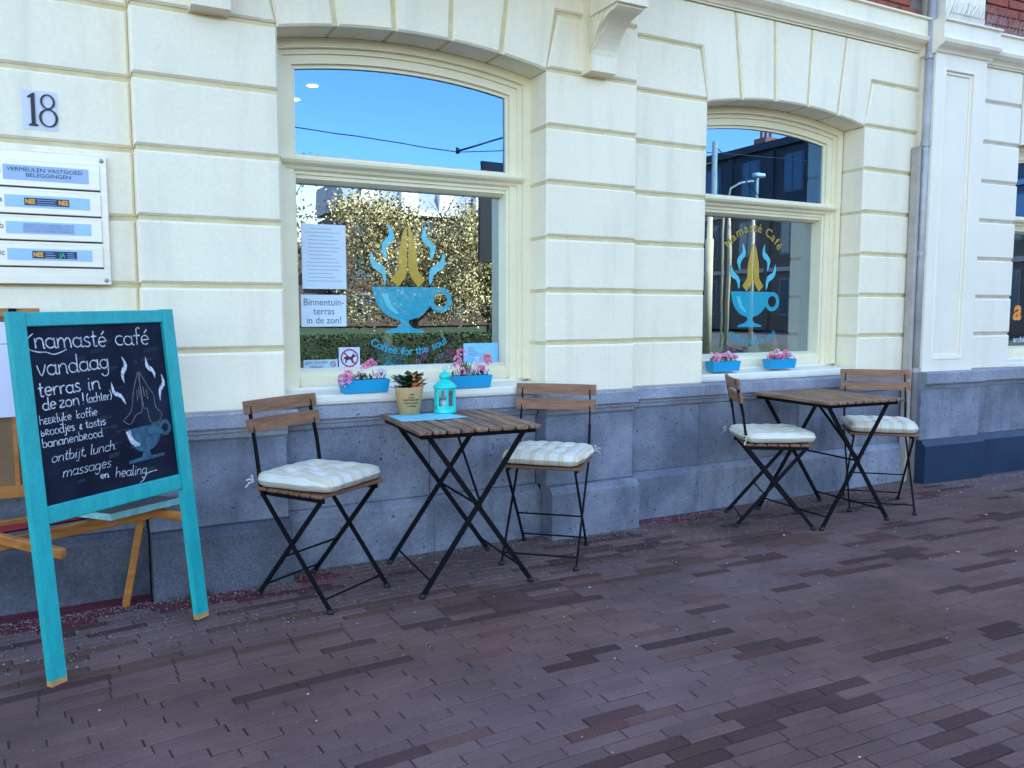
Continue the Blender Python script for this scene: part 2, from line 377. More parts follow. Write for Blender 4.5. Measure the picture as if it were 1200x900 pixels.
    def mesh(s, name, mats, smooth=False):
        me = bpy.data.meshes.new(name); me.from_pydata(s.v, [], s.f)
        for m in (mats if isinstance(mats, (list, tuple)) else [mats]): me.materials.append(m)
        me.polygons.foreach_set('material_index', s.m)
        if smooth: me.polygons.foreach_set('use_smooth', [True] * len(me.polygons))
        me.update()
        import bmesh
        bm = bmesh.new(); bm.from_mesh(me); bmesh.ops.recalc_face_normals(bm, faces=bm.faces); bm.to_mesh(me); bm.free()
        return me
    def build(s, name, mats, parent=None, smooth=False, loc=None, label=None):
        o = bpy.data.objects.new(name, s.mesh(name, mats, smooth)); COL.objects.link(o)
        if parent: o.parent = parent
        if loc: o.location = loc
        if label: o['label'] = label
        return o
def MBB(*a, **k): return MB().box(*a, **k)

def inset(poly, c):
    n = len(poly); out = []
    for k in range(n):
        p0 = Vector(poly[k - 1]); p1 = Vector(poly[k]); p2 = Vector(poly[(k + 1) % n])
        d1 = (p1 - p0).normalized(); d2 = (p2 - p1).normalized()
        n1 = Vector((-d1.y, d1.x)); n2 = Vector((-d2.y, d2.x))
        b_ = n1 + n2
        if b_.length < 1e-6: b_ = n1
        b_ = b_ / max(0.3, b_.dot(n1)); out.append((p1.x + b_.x * c, p1.y + b_.y * c))
    return out

def empty(name, loc=(0, 0, 0), rz=0, label=None, cat=None, group=None):
    o = bpy.data.objects.new(name, None); COL.objects.link(o); o.location = loc; o.rotation_euler = (0, 0, rz)
    o.empty_display_size = 0.1
    if label: tag(o, label, cat, group)
    return o
def tag(o, label, cat=None, group=None, kind=None):
    if label: o['label'] = label
    if cat: o['category'] = cat
    if group: o['group'] = group
    if kind: o['kind'] = kind
    return o
def copy_tree(o, parent=None):
    c = o.copy(); COL.objects.link(c)
    if parent: c.parent = parent
    for ch in list(o.children): copy_tree(ch, c)
    return c
def text_mb(txt, size, mb=None, origin=(0, 0), ang=0, mi=0, align='CENTER', y=0.0, thick=0.0012, off=0.0, xs=1.0, shear=0.0, map3=None):
    """letters of the built-in font, laid in the xz plane facing -y"""
    cu = bpy.data.curves.new('t', 'FONT'); cu.body = txt; cu.size = size; cu.align_x = align; cu.offset = off; cu.shear = shear
    cu.resolution_u = 3; cu.fill_mode = 'FRONT' if False else 'BOTH'; cu.extrude = thick / 2
    ob = bpy.data.objects.new('t', cu); COL.objects.link(ob)
    dg = bpy.context.evaluated_depsgraph_get(); dg.update()
    me = bpy.data.meshes.new_from_object(ob.evaluated_get(dg))
    mb = mb or MB(); i = len(mb.v); ca, sa = math.cos(ang), math.sin(ang)
    for v in me.vertices:
        x, z = v.co.x * xs, v.co.y
        X, Z, Y = origin[0] + x * ca - z * sa, origin[1] + x * sa + z * ca, y - v.co.z
        mb.v.append(map3(X, Y, Z) if map3 else (X, Y, Z))
    for p in me.polygons: mb.f.append(tuple(i + k for k in p.vertices)); mb.m.append(mi)
    w = (max(v.co.x for v in me.vertices) - min(v.co.x for v in me.vertices)) * xs if len(me.vertices) else 0
    bpy.data.objects.remove(ob); bpy.data.curves.remove(cu); bpy.data.meshes.remove(me)
    mb.k = w
    return mb
def arc_text(txt, size, cx, cz, r, a0, a1, mb, y, mi=0, inner=True, off=0.0):
    """letters along an arc; a0..a1 degrees (90 = top). inner=True keeps heads outward"""
    WD = dict(i=.5, l=.5, t=.62, f=.66, r=.72, m=1.55, N=1.3, C=1.2)
    WD[' '] = .7
    ws = [WD.get(c, 1.0) for c in txt]; tot = sum(ws); acc = 0
    for k, ch in enumerate(txt):
        acc += ws[k]
        if ch == ' ': continue
        a = R(a0 + (a1 - a0) * (acc - ws[k] / 2) / tot)
        x, z = cx + r * math.cos(a), cz + r * math.sin(a)
        text_mb(ch, size, mb, (x, z), a - PI / 2 if inner else a + PI / 2, mi, 'CENTER', y, off=off)
    return mb

# ------------------------------------------------------------------ building constants
YA, YB = 0.0, 0.087
JZ = [2.295, 2.031, 1.764, 1.500, 1.240, 0.980]
LEDGE = 0.728
RARC = 3.13
def arc_pts(cx, half, spring, crown, d=0.0, n=20):
    """segmental arch inset by d: points from left spring to right"""
    Rr = (half * half + (crown - spring) ** 2) / (2 * (crown - spring)); cz = crown - Rr
    r = Rr - d; h = half - d; a = math.asin(h / r)
    return [(cx + r * math.sin(-a + 2 * a * k / n), cz + r * math.cos(-a + 2 * a * k / n)) for k in range(n + 1)]

cafe = empty('cafe_building', (0, 0, 0), label='cream painted cafe building with rusticated blocks, two arched windows and blue stone base', cat='building')
DEP = 0.165     # reveal depth
def blk(poly, y, name='stone_block', parent=None, m=None, c=0.009, dep=0.19):
    return MB().block(poly, y, y + dep, c).build(name, m or M_cream, parent or cafe)
def rect(x0, x1, z0, z1): return [(x0, z0), (x1, z0), (x1, z1), (x0, z1)]
G = 0.0095      # half joint
def pier(x0, x1, y, zs, parent=None, m=None):
    for k in range(len(zs) - 1):
        blk(rect(x0, x1, zs[k + 1] + G, zs[k] - G), y, parent=parent, m=m)
ZS = JZ + [LEDGE - G]
TOPA = 2.80
# piers: far left strip, left pier, right pier, main wall left and right of window two
pier(-1.10, 0.19 - .002, YB, [2.565] + ZS); pier(-2.6, -1.10 - 2 * G, YB, [2.565] + ZS)
pier(0.19, 0.735, YA, ZS)
pier(2.005, 2.54, YA, ZS)
pier(2.542, 3.085, YB, ZS)
pier(4.365, 4.93, YB, ZS)
W1C, W2C, HALF, SPR, CRN = 1.37, 3.7225, 0.635, 2.29, 2.356
def vous(cx, y, x0, x1, ztop, zstep, xl, xr, bx):
    """arch stones: bottoms at bx offsets; outer ones reach over the stepped corner blocks"""
    cz = CRN - RARC
    Rr = (HALF * HALF + (CRN - SPR) ** 2) / (2 * (CRN - SPR)); cz = CRN - Rr
    def onarc(x): return (x, cz + math.sqrt(Rr * Rr - (x - cx) ** 2))
    def ray(x, z):
        p = onarc(x); d = (p[0] - cx) / (p[1] - cz); return p[0] + d * (z - p[1])
    n = len(bx) - 1
    for k in range(n):
        a, b_ = cx + bx[k], cx + bx[k + 1]
        ga = G if True else 0
        pts = []
        for j in range(7):
            x = a + ga + (b_ - a - 2 * ga) * j / 6; pts.append(onarc(x))
        if k == n - 1:
            pts[-1] = onarc(b_ - .001)
            pts += [(ray(b_, zstep) - G * .5 - .006, zstep + G), (xr, zstep + G), (xr, ztop), (ray(a, ztop) + ga, ztop)]
        elif k == 0:
            pts[0] = onarc(a + .001)
            pts += [(ray(b_, ztop) - ga, ztop), (xl, ztop), (xl, zstep + G), (ray(a, zstep) + G * .5 + .006, zstep + G)]
        else:
            pts += [(ray(b_, ztop) - ga, ztop), (ray(a, ztop) + ga, ztop)]
        blk(pts, y, 'arch_stone', dep=DEP - .002, c=.009)
    # stepped corner blocks
    pl = [(xl, JZ[0] + G), (cx + bx[0] - .004, JZ[0] + G), (ray(cx + bx[0], zstep) - G * .5, zstep - G), (xl, zstep - G)]
    pr = [(cx + bx[-1] + .004, JZ[0] + G), (xr, JZ[0] + G), (xr, zstep - G), (ray(cx + bx[-1], zstep) + G * .5, zstep - G)]
    blk(pl, y); blk(pr, y)
vous(W1C, YA, 0, 0, TOPA, 2.567, 0.19, 2.54, [-.635, -.39, -.13, .135, .39, .635])
vous(W2C, YB, 0, 0, TOPA, 2.567, 2.542, 4.93, [-.635, -.39, -.13, .135, .39, .635])
blk(rect(-1.1, .188, 2.567 + G, TOPA), YB); blk(rect(-2.6, -1.1 - 2 * G, 2.567 + G, TOPA), YB)
# backing wall seen in the joints
b = MB()
REC = 0.013
def back(x0, x1, y, z0, z1, d=.14): b.box(x0, x1, y + REC, y + d, z0, z1)
def back(x0, x1, y, z0, z1, d=.185): MBB(x0, x1, y + REC, y + d, z0, z1).build('wall_backing', M_joint, cafe)
back(-2.6, 0.195, YB, 0.70, TOPA); back(0.196, 0.7335, YA, 0.70, 2.30); back(2.0065, 2.533, YA, 0.70, 2.30)
back(2.541, 3.0835, YB, 0.70, 2.30); back(4.3665, 4.925, YB, 0.70, 2.30)
back(2.40, 2.536, YA + .001, 2.30, TOPA); back(.195, .30, YA + .001, 2.30, TOPA)
# joint backing above the arches (follows the arch)
for cx, y, xl, xr in ((W1C, YA, .196, 2.534), (W2C, YB, 2.545, 4.925)):
    m_ = MB(); ap = arc_pts(cx, HALF + .002, SPR + .002, CRN + .002, 0, 16)
    for k in range(len(ap) - 1):
        m_.block([ap[k], ap[k + 1], (ap[k + 1][0], TOPA), (ap[k][0], TOPA)], y + REC, y + .162, 0)
    m_.block(rect(xl, cx - HALF - .006, 2.30, TOPA), y + REC + .002, y + .13, 0)
    m_.block(rect(cx + HALF + .006, xr, 2.30, TOPA), y + REC + .002, y + .13, 0)
    m_.build('arch_backing', M_joint, cafe)
# body of the house (blocks the sun): solid upper storeys, hollow ground floor
b = MB()
b.box(-2.6, 4.85, 0.30, 9.0, 3.05, 13.0)
b.box(-9, -2.6, 0.087, 9.0, 0, 13.0)
b.build('upper_storeys', M_rbrick, cafe)
b = MB()
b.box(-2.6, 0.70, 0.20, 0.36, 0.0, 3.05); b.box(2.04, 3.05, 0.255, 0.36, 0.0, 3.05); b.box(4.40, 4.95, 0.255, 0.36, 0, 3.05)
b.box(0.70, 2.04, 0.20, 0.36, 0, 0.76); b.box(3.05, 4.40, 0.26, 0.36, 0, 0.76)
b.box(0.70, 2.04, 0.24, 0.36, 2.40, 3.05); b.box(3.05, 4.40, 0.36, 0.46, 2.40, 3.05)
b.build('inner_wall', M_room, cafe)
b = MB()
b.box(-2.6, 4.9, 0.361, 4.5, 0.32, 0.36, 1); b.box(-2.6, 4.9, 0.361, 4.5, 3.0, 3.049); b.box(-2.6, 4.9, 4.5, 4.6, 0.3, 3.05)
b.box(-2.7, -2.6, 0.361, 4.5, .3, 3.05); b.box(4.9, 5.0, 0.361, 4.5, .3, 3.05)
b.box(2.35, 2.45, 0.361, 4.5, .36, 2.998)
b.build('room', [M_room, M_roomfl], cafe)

# ---- windows
def window(parent, cx, yf, name='window'):
    """arched casement with top light: yf = plane of the outer casing"""
    w = MB(); rings = [(0.0, 0.040, 0.0), (0.040, 0.062, 0.022), (0.062, 0.100, 0.034)]
    zb = 0.795
    for (d0, d1, dy) in rings:
        o = [(cx - HALF + d0, zb)] + arc_pts(cx, HALF, SPR, CRN, d0) + [(cx + HALF - d0, zb)]
        i = [(cx - HALF + d1, zb)] + arc_pts(cx, HALF, SPR, CRN, d1) + [(cx + HALF - d1, zb)]
        y0, y1 = yf + dy, yf + .10
        for k in range(len(o) - 1):
            q = [o[k], o[k + 1], i[k + 1], i[k]]
            w.poly([(x, y0, z) for x, z in q])
            w.poly([(i[k][0], y0, i[k][1]), (i[k + 1][0], y0, i[k + 1][1]), (i[k + 1][0], y1, i[k + 1][1]), (i[k][0], y1, i[k][1])])
    root = w.build('window_frame', M_frame, parent)
    # inner top-light frame and lower sash
    s = MB()
    d0, d1 = .100, .106
    xl, xr = cx - HALF + .1, cx + HALF - .1
    o = [(xl, 1.80)] + arc_pts(cx, HALF, SPR, CRN, .1) + [(xr, 1.80)]
    i = [(xl + .012, 1.80)] + arc_pts(cx, HALF, SPR, CRN, .116) + [(xr - .012, 1.80)]
    for k in range(len(o) - 1):
        s.poly([(x, yf + .052, z) for x, z in (o[k], o[k + 1], i[k + 1], i[k])])
        s.poly([(i[k][0], yf + .052, i[k][1]), (i[k + 1][0], yf + .052, i[k + 1][1]), (i[k + 1][0], yf + .075, i[k + 1][1]), (i[k][0], yf + .075, i[k][1])])
    s.build('top_light_frame', M_frame, root)
    s = MB()
    s.cbox(xl - .004, xl + .012, yf + .046, yf + .14, zb, 1.745, .004); s.cbox(xr - .012, xr + .004, yf + .046, yf + .14, zb, 1.745, .004)
    s.prof_x([(yf + .14, zb), (yf + .046, zb), (yf + .046, .84), (yf + .06, .855), (yf + .06, .862), (yf + .095, .876), (yf + .14, .876)], xl + .012, xr - .012)
    s.prof_x([(yf + .14, 1.715), (yf + .095, 1.715), (yf + .06, 1.728), (yf + .06, 1.745), (yf + .14, 1.745)], xl + .012, xr - .012)
    s.build('sash', M_frame, root)
    # moulded transom
    t = MB(); f = yf
    t.prof_x([(f + .14, 1.745), (f + .05, 1.745), (f + .05, 1.757), (f + .028, 1.764), (f + .022, 1.775), (f - .004, 1.786), (f - .012, 1.797), (f - .012, 1.806), (f + .012, 1.812), (f + .012, 1.822), (f + .05, 1.832), (f + .14, 1.832)], cx - HALF + .035, cx + HALF - .035)
    t.build('transom', M_frame, root)
    # glass panes
    p = MB(); ap = arc_pts(cx, HALF, SPR, CRN, .112, 20); pts = [(ap[0][0], 1.825)] + ap + [(ap[-1][0], 1.825)]
    p.poly([(x, yf + .065, z) for x, z in pts])
    p.build('glass_pane', M_glasst, root)
    p = MB(); p.poly([(xl + .006, yf + .130, .870), (xr - .006, yf + .130, .870), (xr - .006, yf + .130, 1.722), (xl + .006, yf + .130, 1.722)])
    p.build('glass_pane', M_glass, root)
    return root
win1 = window(cafe, W1C, YA + DEP)
win2 = window(cafe, W2C, YB + DEP)
# window boards (sills)
def sill(parent, x0, x1, yfront, yb):
    s = MB(); s.prof_x([(yb, .728), (yfront + .012, .728), (yfront + .004, .733), (yfront, .745), (yfront, .765), (yfront + .006, .772), (yb - .015, .785), (yb - .012, .797), (yb, .797)], x0, x1)
    return s.build('window_sill', M_sillp, parent)
sill(cafe, W1C - HALF + .003, W1C + HALF - .003, YA + .045, YA + DEP + .04)
sill(cafe, W2C - HALF + .003, W2C + HALF - .003, YB + .045, YB + DEP + .04)

# ---- blue stone base
def st(x0, x1, y, z0, z1, m=M_stone, c=.004, name='base_stone', dep=.11): 
    return MB().block(rect(x0 + .0015, x1 - .0015, z0, z1), y, y + dep, c).build(name, m, cafe)
def ledge(x0, x1, y):
    prof = [(y + .12, .728), (y + .004, .728), (y - .006, .722), (y - .006, .668), (y + .002, .660), (y + .012, .658), (y + .012, .648), (y + .020, .640), (y + .026, .624), (y + .036, .616), (y + .12, .616)]
    MB().prof_x(prof, x0 + .001, x1 - .001).build('ledge_stone', M_ledge, cafe)
def plinth(x0, x1, y, m):
    prof = [(y + .12, .262), (y + .035, .262), (y + .008, .240), (y, .228), (y, -.03), (y + .12, -.03)]
    MB().prof_x(prof, x0 + .001, x1 - .001).build('plinth_stone', m, cafe)
def base(xs, y, m, proud=.045, lp=.036):
    for k in range(len(xs) - 1):
        st(xs[k], xs[k + 1], y, .262, .616)
        ledge(xs[k], xs[k + 1], y - lp)
        plinth(xs[k], xs[k + 1], y - proud, m)
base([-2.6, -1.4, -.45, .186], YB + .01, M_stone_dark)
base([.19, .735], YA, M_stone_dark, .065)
base([.737, 1.42, 2.003], YA + .095, M_stone, .05)
base([2.005, 2.54], YA, M_stone, .065)
base([2.542, 3.07, 3.85, 4.90], YB, M_stone, .03)
# side cheeks of the projecting bases (corner returns)
for x0, x1, y0, y1 in ((.735 - .001, .775, -.036, .055), (1.965, 2.006, -.036, .055)):
    MBB(x0, x1, y0 + .004, y1, .664, .7265).build('ledge_return', M_ledge, cafe)

# ---- cornice, fascia and bay brackets
def cornice_prof(y, z):
    return [(y + .14, z), (y, z), (y, z + .008), (y - .012, z + .010), (y - .018, z + .020), (y - .03, z + .030), (y - .055, z + .038), (y - .075, z + .052), (y - .082, z + .070), (y - .082, z + .076),
            (y - .066, z + .078), (y - .066, z + .175), (y - .085, z + .180), (y - .085, z + .190), (y + .01, z + .205), (y + .14, z + .205)]
MB().prof_x(cornice_prof(YB, TOPA + .005), 2.56, 4.862).build('cornice', M_cream, cafe)
MBB(-2.6, 2.56, YB - .12, YB + .1, TOPA + .005, 3.0).build('bay_floor_band', M_cream, cafe)
bf = MB(); bf.box(.15, 2.58, -.48, YB - .121, 2.84, 3.0); bf.box(.15, 2.58, -.42, .2, 3.0, 6.2)
bf.build('bay_window_body', M_cream, cafe)
def console(x0, x1):
    pr = [(0.02, 2.293), (-.075, 2.298)]
    for k in range(11):
        a = k / 10 * PI / 2
        pr.append((-.078 - .185 * (1 - math.cos(a)), 2.34 + .185 * math.sin(a)))
    pr += [(-.285, 2.535), (-.285, 2.84), (.02, 2.84)]
    m_ = MB(); n = len(pr); i = 0
    m_.v += [(x0, y, z) for y, z in pr] + [(x1, y, z) for y, z in pr]
    for k in range(n): m_.f.append((k, (k + 1) % n, n + (k + 1) % n, n + k)); m_.m.append(0)
    m_.f.append(tuple(range(n))); m_.m.append(0); m_.f.append(tuple(range(2 * n - 1, n - 1, -1))); m_.m.append(0)
    c = m_.build('console', M_cream, cafe)
    e = MB(); e.box(x0 - .014, x1 + .014, -.305, -.285 + .2, 2.545, 2.60)
    e.build('console_abacus', M_cream, c)
    e = MB(); e.lathe([(0, 0), (.03, .0), (.022, .035), (0, .035)], n=4, ang=PI / 4)
    e.build('console_drop', M_cream, c, loc=((x0 + x1) / 2, -.312, 2.612))
    # carved leaf ribs on the cheek and the raised tongue in the hollow
    e = MB()
    for j in range(6):
        a = .18 + j * .22
        pts = [(x0 - .004, -.03 - .20 * math.sin(a) * t, 2.36 + .40 * math.cos(a) * t) for t in (0.15, .4, .7, 1)]
        e.tube(pts, .004, 5, rs=[.002, .004, .005, .002])
    e.build('console_carving', M_cream, c)
    e = MB()
    for k in range(10):
        a0, a1 = k / 10 * PI / 2 * .8 + .2, (k + 1) / 10 * PI / 2 * .8 + .2
        f = lambda a, d: (-.078 - .185 * (1 - math.cos(a)) - d * math.cos(a), 2.34 + .185 * math.sin(a) - d * math.sin(a) * 0.9)
        p0, p1 = f(a0, .006), f(a1, .006); xm0, xm1 = (x0 + x1) / 2 - .022, (x0 + x1) / 2 + .022
        e.poly([(xm0, *p0), (xm1, *p0), (xm1, *p1), (xm0, *p1)])
    return c
console(2.207, 2.354); console(.402, .546)

# red brick above the cornice: individual bricks where the photo shows them
mort = MBB(2.6, 4.86, YB + .012, .299, 3.0, 3.6).build('brick_backing', M_mortar, cafe)
bl, bh, bj = .208, .052, .010
proto = None; zz = 3.015; r_ = 0
while zz < 3.40:
    x = 3.55 + (bl + bj) / 2 * (r_ % 2)
    while x + bl < 4.86:
        if proto is None:
            proto = MB().cbox(0, bl, 0, .02, 0, bh, .003).build('brick', M_rbrick, cafe); o = proto
        else:
            o = proto.copy(); COL.objects.link(o)
        o.location = (x, YB + random.uniform(-.002, .002), zz); x += bl + bj
    zz += bh + bj; r_ += 1

# ------------------------------------------------------------------ right wing
TH = R(-3.5)
wing = empty('neighbour_building', (5.0, -.03, 0), TH, 'pale neighbouring building with panelled pilaster and navy blue plinth at right edge', 'building')
def wb(m_, name, mt, parent=wing): return m_.build(name, mt, parent)
# pilaster with sunk panel
px0, px1 = -.14, .345
pz0, pz1 = .74, 2.775
ix0, ix1, iz0, iz1 = -.058 + .0, .243, .815, 2.70
m_ = MB(); m_.block([(px0, pz0), (px1, pz0), (px1, pz1), (px0, pz1)], .020, .2, 0)
for q in (rect(px0, ix0, pz0, pz1), rect(ix1, px1, pz0, pz1), rect(ix0, ix1, pz0, iz0), rect(ix0, ix1, iz1, pz1)): m_.block(q, 0, .0199, 0)
wb(m_, 'pilaster', M_wing)
m_ = MB()
for d, y0, wdt in ((0, .002, .018), (.018, .010, .02),):
    for q in (rect(ix0 + d, ix0 + d + wdt, iz0 + d, iz1 - d), rect(ix1 - d - wdt, ix1 - d, iz0 + d, iz1 - d), rect(ix0 + d + wdt, ix1 - d - wdt, iz0 + d, iz0 + d + wdt), rect(ix0 + d + wdt, ix1 - d - wdt, iz1 - d - wdt, iz1 - d)):
        m_.block(q, y0 - (.006 if d == 0 else 0), .0195, .003)
wb(m_, 'panel_moulding', M_wing)
WZ = [2.545, 2.279, 2.017, 1.754, 1.495, 1.235, .980, .74 - G]
for z0, z1 in [(WZ[k + 1], WZ[k]) for k in range(7)] + [(2.545, 2.775)]:
    blk(rect(px1 + .002, .79, z0 + G, z1 - G), .045, parent=wing, m=M_wing, c=.009)
wb(MBB(px1 + .001, .784, .058, .2, .72, 2.775), 'wall_backing', M_wingjoint)
for z0, z1 in [(WZ[k + 1], WZ[k]) for k in range(7)] + [(2.545, 2.775)]:
    blk(rect(2.06, 4.2, z0 + G, z1 - G), .045, parent=wing, m=M_wing, c=.009)
wb(MBB(2.066, 4.2, .058, .2, .72, 2.775), 'wall_backing', M_wingjoint)
# cornice in two planes
def corn(x0, x1, y): wb(MB().prof_x(cornice_prof(y, 2.776), x0, x1), 'cornice', M_wing)
corn(px0 - .02, px1 + .03, 0.0); corn(px1 + .031, 4.2, .045)
m_ = MBB(-.10, .27, -.02, .2, 2.982, 3.9)
m_.block(rect(-.06, -.04, 3.03, 3.8), -.028, -.0201, .003); m_.block(rect(.21, .23, 3.03, 3.8), -.028, -.0201, .003); m_.block(rect(-.04, .21, 3.03, 3.05), -.028, -.0201, .003)
wb(m_, 'upper_pilaster', M_wing)
wb(MBB(.271, 4.2, .062, .2, 2.98, 3.9), 'brick_backing', M_mortar)
zz = 2.995; r_ = 0; pr2 = None
while zz < 3.40:
    x = .275 + (bl + bj) / 2 * (r_ % 2)
    while x < 1.0:
        if pr2 is None:
            pr2 = MB().cbox(0, bl, 0, .02, 0, bh, .003).build('brick', M_rbrick, wing); o = pr2
        else:
            o = pr2.copy(); COL.objects.link(o)
        o.location = (x, .045 + random.uniform(-.002, .002), zz); x += bl + bj
    zz += bh + bj; r_ += 1
wb(MBB(-.5, 4.2, .2, 9, 2.78, 13), 'upper_storeys', M_rbrick)
wb(MBB(4.2, 12, .05, 9, 0, 13), 'side_body', M_wing)
# arch area and third window
WCX = .80 + HALF
win3 = window(wing, WCX, .045 + .13)
sill(wing, WCX - HALF + .003, WCX + HALF - .003, .085, .045 + .17)
m_ = MB(); ap = arc_pts(WCX, HALF, SPR, CRN, 0, 14)
for k in range(len(ap) - 1): m_.block([ap[k], ap[k + 1], (ap[k + 1][0], 2.775), (ap[k][0], 2.775)], .045, .2, 0)
wb(m_, 'arch_wall', M_wing)
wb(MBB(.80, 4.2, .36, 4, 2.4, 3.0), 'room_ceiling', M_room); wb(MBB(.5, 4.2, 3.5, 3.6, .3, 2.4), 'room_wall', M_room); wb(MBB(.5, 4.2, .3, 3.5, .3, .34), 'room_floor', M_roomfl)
# stone base of the wing
def wst(x0, x1, y):
    wb(MB().block(rect(x0, x1, .28, .625), y, y + .12, .003), 'base_stone', M_stone)
    prof = [(y + .12, .738), (y - .03, .738), (y - .038, .732), (y - .038, .665), (y - .028, .655), (y - .018, .650), (y - .012, .640), (y - .004, .625), (y + .12, .625)]
    wb(MB().prof_x(prof, x0, x1), 'ledge_stone', M_ledge)
    wb(MB().prof_x([(y + .12, .29), (y - .02, .288), (y - .03, .265), (y - .05, .25), (y - .05, -.03), (y + .12, -.03)], x0, x1), 'painted_plinth', M_navy)
wst(-.15, .43, -.012); wst(.432, 1.4, .030); wst(1.402, 2.8, .030); wst(2.802, 4.2, .030)
# lettering on the third window
m_ = MB(); text_mb('a', .22, m_, (1.243, 1.077), 0, 0, 'CENTER', .045 + .13 + .128, shear=.2, off=.006)
sgn = m_.build('window_lettering', mat('orange_vinyl', (.85, .28, .05), .5), wing)
m_ = MB(); text_mb('architects', .062, m_, (1.219, 0.903), 0, 0, 'LEFT', .045 + .13 + .128)
m_.build('window_lettering', M_white, wing)
# bird spikes on the wing cornice
sp = MB()
for k in range(70):
    x = -.12 + k * .019 * 1.0; yy = -.03 + (.045 if x > .3 else 0)
    for s_ in (-1, 0, 1):
        a = (x + random.uniform(-.003, .003), yy, 2.965); e = (x + s_ * .03 + random.uniform(-.01, .01), yy - .05 * abs(s_) - .015 + random.uniform(-.02, .02), 3.06 + random.uniform(-.012, .012))
        if s_ == 0 and k % 2: continue
        sp.tube([a, e], .0009, 3, cap=False)
spk = sp.build('bird_spikes', mat('spike_steel', (.55, .55, .58), .3, .6)); spk.location = (5.0, -.03, 0.01); spk.rotation_euler = (0, 0, TH)
tag(spk, 'row of thin steel bird spikes on the cornice of the pale neighbouring building', 'bird spikes')

# downpipe in the corner
pipe = empty('downpipe', (4.875, .02, 0), label='grey metal downpipe in the corner between the cream cafe wall and the white pilaster', cat='downpipe')
MB().tube([(-.022, .0, -.01), (-.022, 0, 3.4)], .026, 12).build('upper_pipe', M_zinc, pipe, True)
m_ = MB(); m_.cbox(-.080, -.052, .0, .06, 0.0, 2.20, .006); m_.build('pipe_casing', M_pipegrey, pipe)
m_ = MB()
for z in (.735, 1.5, 2.2, 2.75): m_.tube([(-.022, 0, z), (-.022, 0, z + .03)], .031, 12)
m_.build('pipe_collar', M_zinc, pipe)
MB().tube([(.012, -.02, .0), (.012, -.02, .52)], .011, 8).build('cable_conduit', mat('pale_conduit', (.5, .52, .58), .5), pipe, True)

# ------------------------------------------------------------------ ground
def flat(name, x0, x1, y0, y1, z, m, kind='structure'):
    p = MB(); p.poly([(x0, y0, z), (x1, y0, z), (x1, y1, z), (x0, y1, z)]); o = p.build(name, m); o['kind'] = kind; return o
flat('ground', -400, 400, -400, 400, -.16, M_grass)
flat('road', -200, 200, -6.9 - 1.6, -5.2, -.12, M_asph)
p = MB(); p.box(-200, 200, -5.2, -5.05, -.15, .0); p.build('kerb', M_kerb)['kind'] = 'structure'
p = MB(); p.box(-200, 200, -16.5, -8.5, -.15, -.03); q = p.build('park_lawn', M_grass); q['kind'] = 'structure'
p = MB(); p.box(-200, 200, -30, -16.5, -.15, -.05); q = p.build('far_road', M_asph); q['kind'] = 'structure'
pav = MB(); pav.box(-60, 60, -5.05, .30, -.14, -.0042); pav = pav.build('pavement', M_sand); pav['kind'] = 'structure'

# clay pavers, each one its own brick near the camera
def camproj(p):
    d = Vector(p) - CAM
    f = Vector((math.sin(YAW) * math.cos(PITCH), math.cos(YAW) * math.cos(PITCH), -math.sin(PITCH)))
    r = Vector((math.cos(YAW), -math.sin(YAW), 0)); u = r.cross(f)
    z = d.dot(f)
    if z < .1: return None
    return 600 + FPX * d.dot(r) / z, 450 - FPX * d.dot(u) / z, z
BL, BW, BJ = .186, .0465, .0022
A = R(-3.0); ca, sa = math.cos(A), math.sin(A)
def mix3(a, b_, t): return tuple(a[k] + (b_[k] - a[k]) * t for k in range(3))
bricks = []; dark = {}
def course(x):      # the courses are laid in a slight bend
    if x < .2: return .12 * (x - .2), .12
    if x < 1.6: return .12 * (x - .2) - .0607 * (x - .2) ** 2, .12 - .1214 * (x - .2)
    return .049 - .05 * (x - 1.6), -.05
rows = int(5.2 / (BW + BJ))
for r_ in range(rows):
    yy = .62 - r_ * (BW + BJ); off = random.choice([0, .07, .1, .13]) + (r_ % 2) * .1
    n = int(13.0 / (BL + BJ)); prevd = False
    for k in range(n):
        xx = -2.9 + k * (BL + BJ) + off
        fy, sl_ = course(xx + BL / 2); A = math.atan(sl_); X, Y = xx, yy + fy - sl_ * BL / 2
        if Y - BW > .13 or Y < -4.2: continue
        nb = dark.get((r_ - 1, k), False) or dark.get((r_ - 1, k + 1), False)
        pr = .065 + (.25 if nb else 0) + (.20 if prevd else 0)
        dk = random.random() < pr; dark[(r_, k)] = dk; prevd = dk
        t = random.random()
        nearwall = Y > -.32
        tone = .5 + .9 * noise.noise(Vector((X * .8, Y * 1.6, 3)))
        c = mix3(mix3((.166, .106, .104), (.142, .090, .092), t), mix3((.172, .092, .076), (.138, .080, .072), t), max(0, min(1, tone)))
        if dk: c = mix3(mix3((.086, .040, .036), (.070, .038, .039), t), c, .18 * random.random())
        if random.random() < .05: c = mix3(c, (.13, .06, .05), .6)
        # maroon course along the facade foot
        if (Y > -.10 and (X < .45 or 2.55 < X < 3.05)) or (Y > -.23 and -.5 < X < .75 and random.random() < .55): c = mix3((.15, .028, .045), (.105, .03, .04), t)
        if -.75 < Y < -.45 and X < 3.2 and random.random() < .28: c = mix3(c, (.10, .05, .035), .7)      # scattered browner bricks in a band
        bricks.append((X + random.uniform(-.0013, .0013), Y + random.uniform(-.0009, .0009), random.uniform(-.0012, .0012), A + random.uniform(-.006, .006), c, random.uniform(-.008, .008), random.uniform(-.006, .006)))
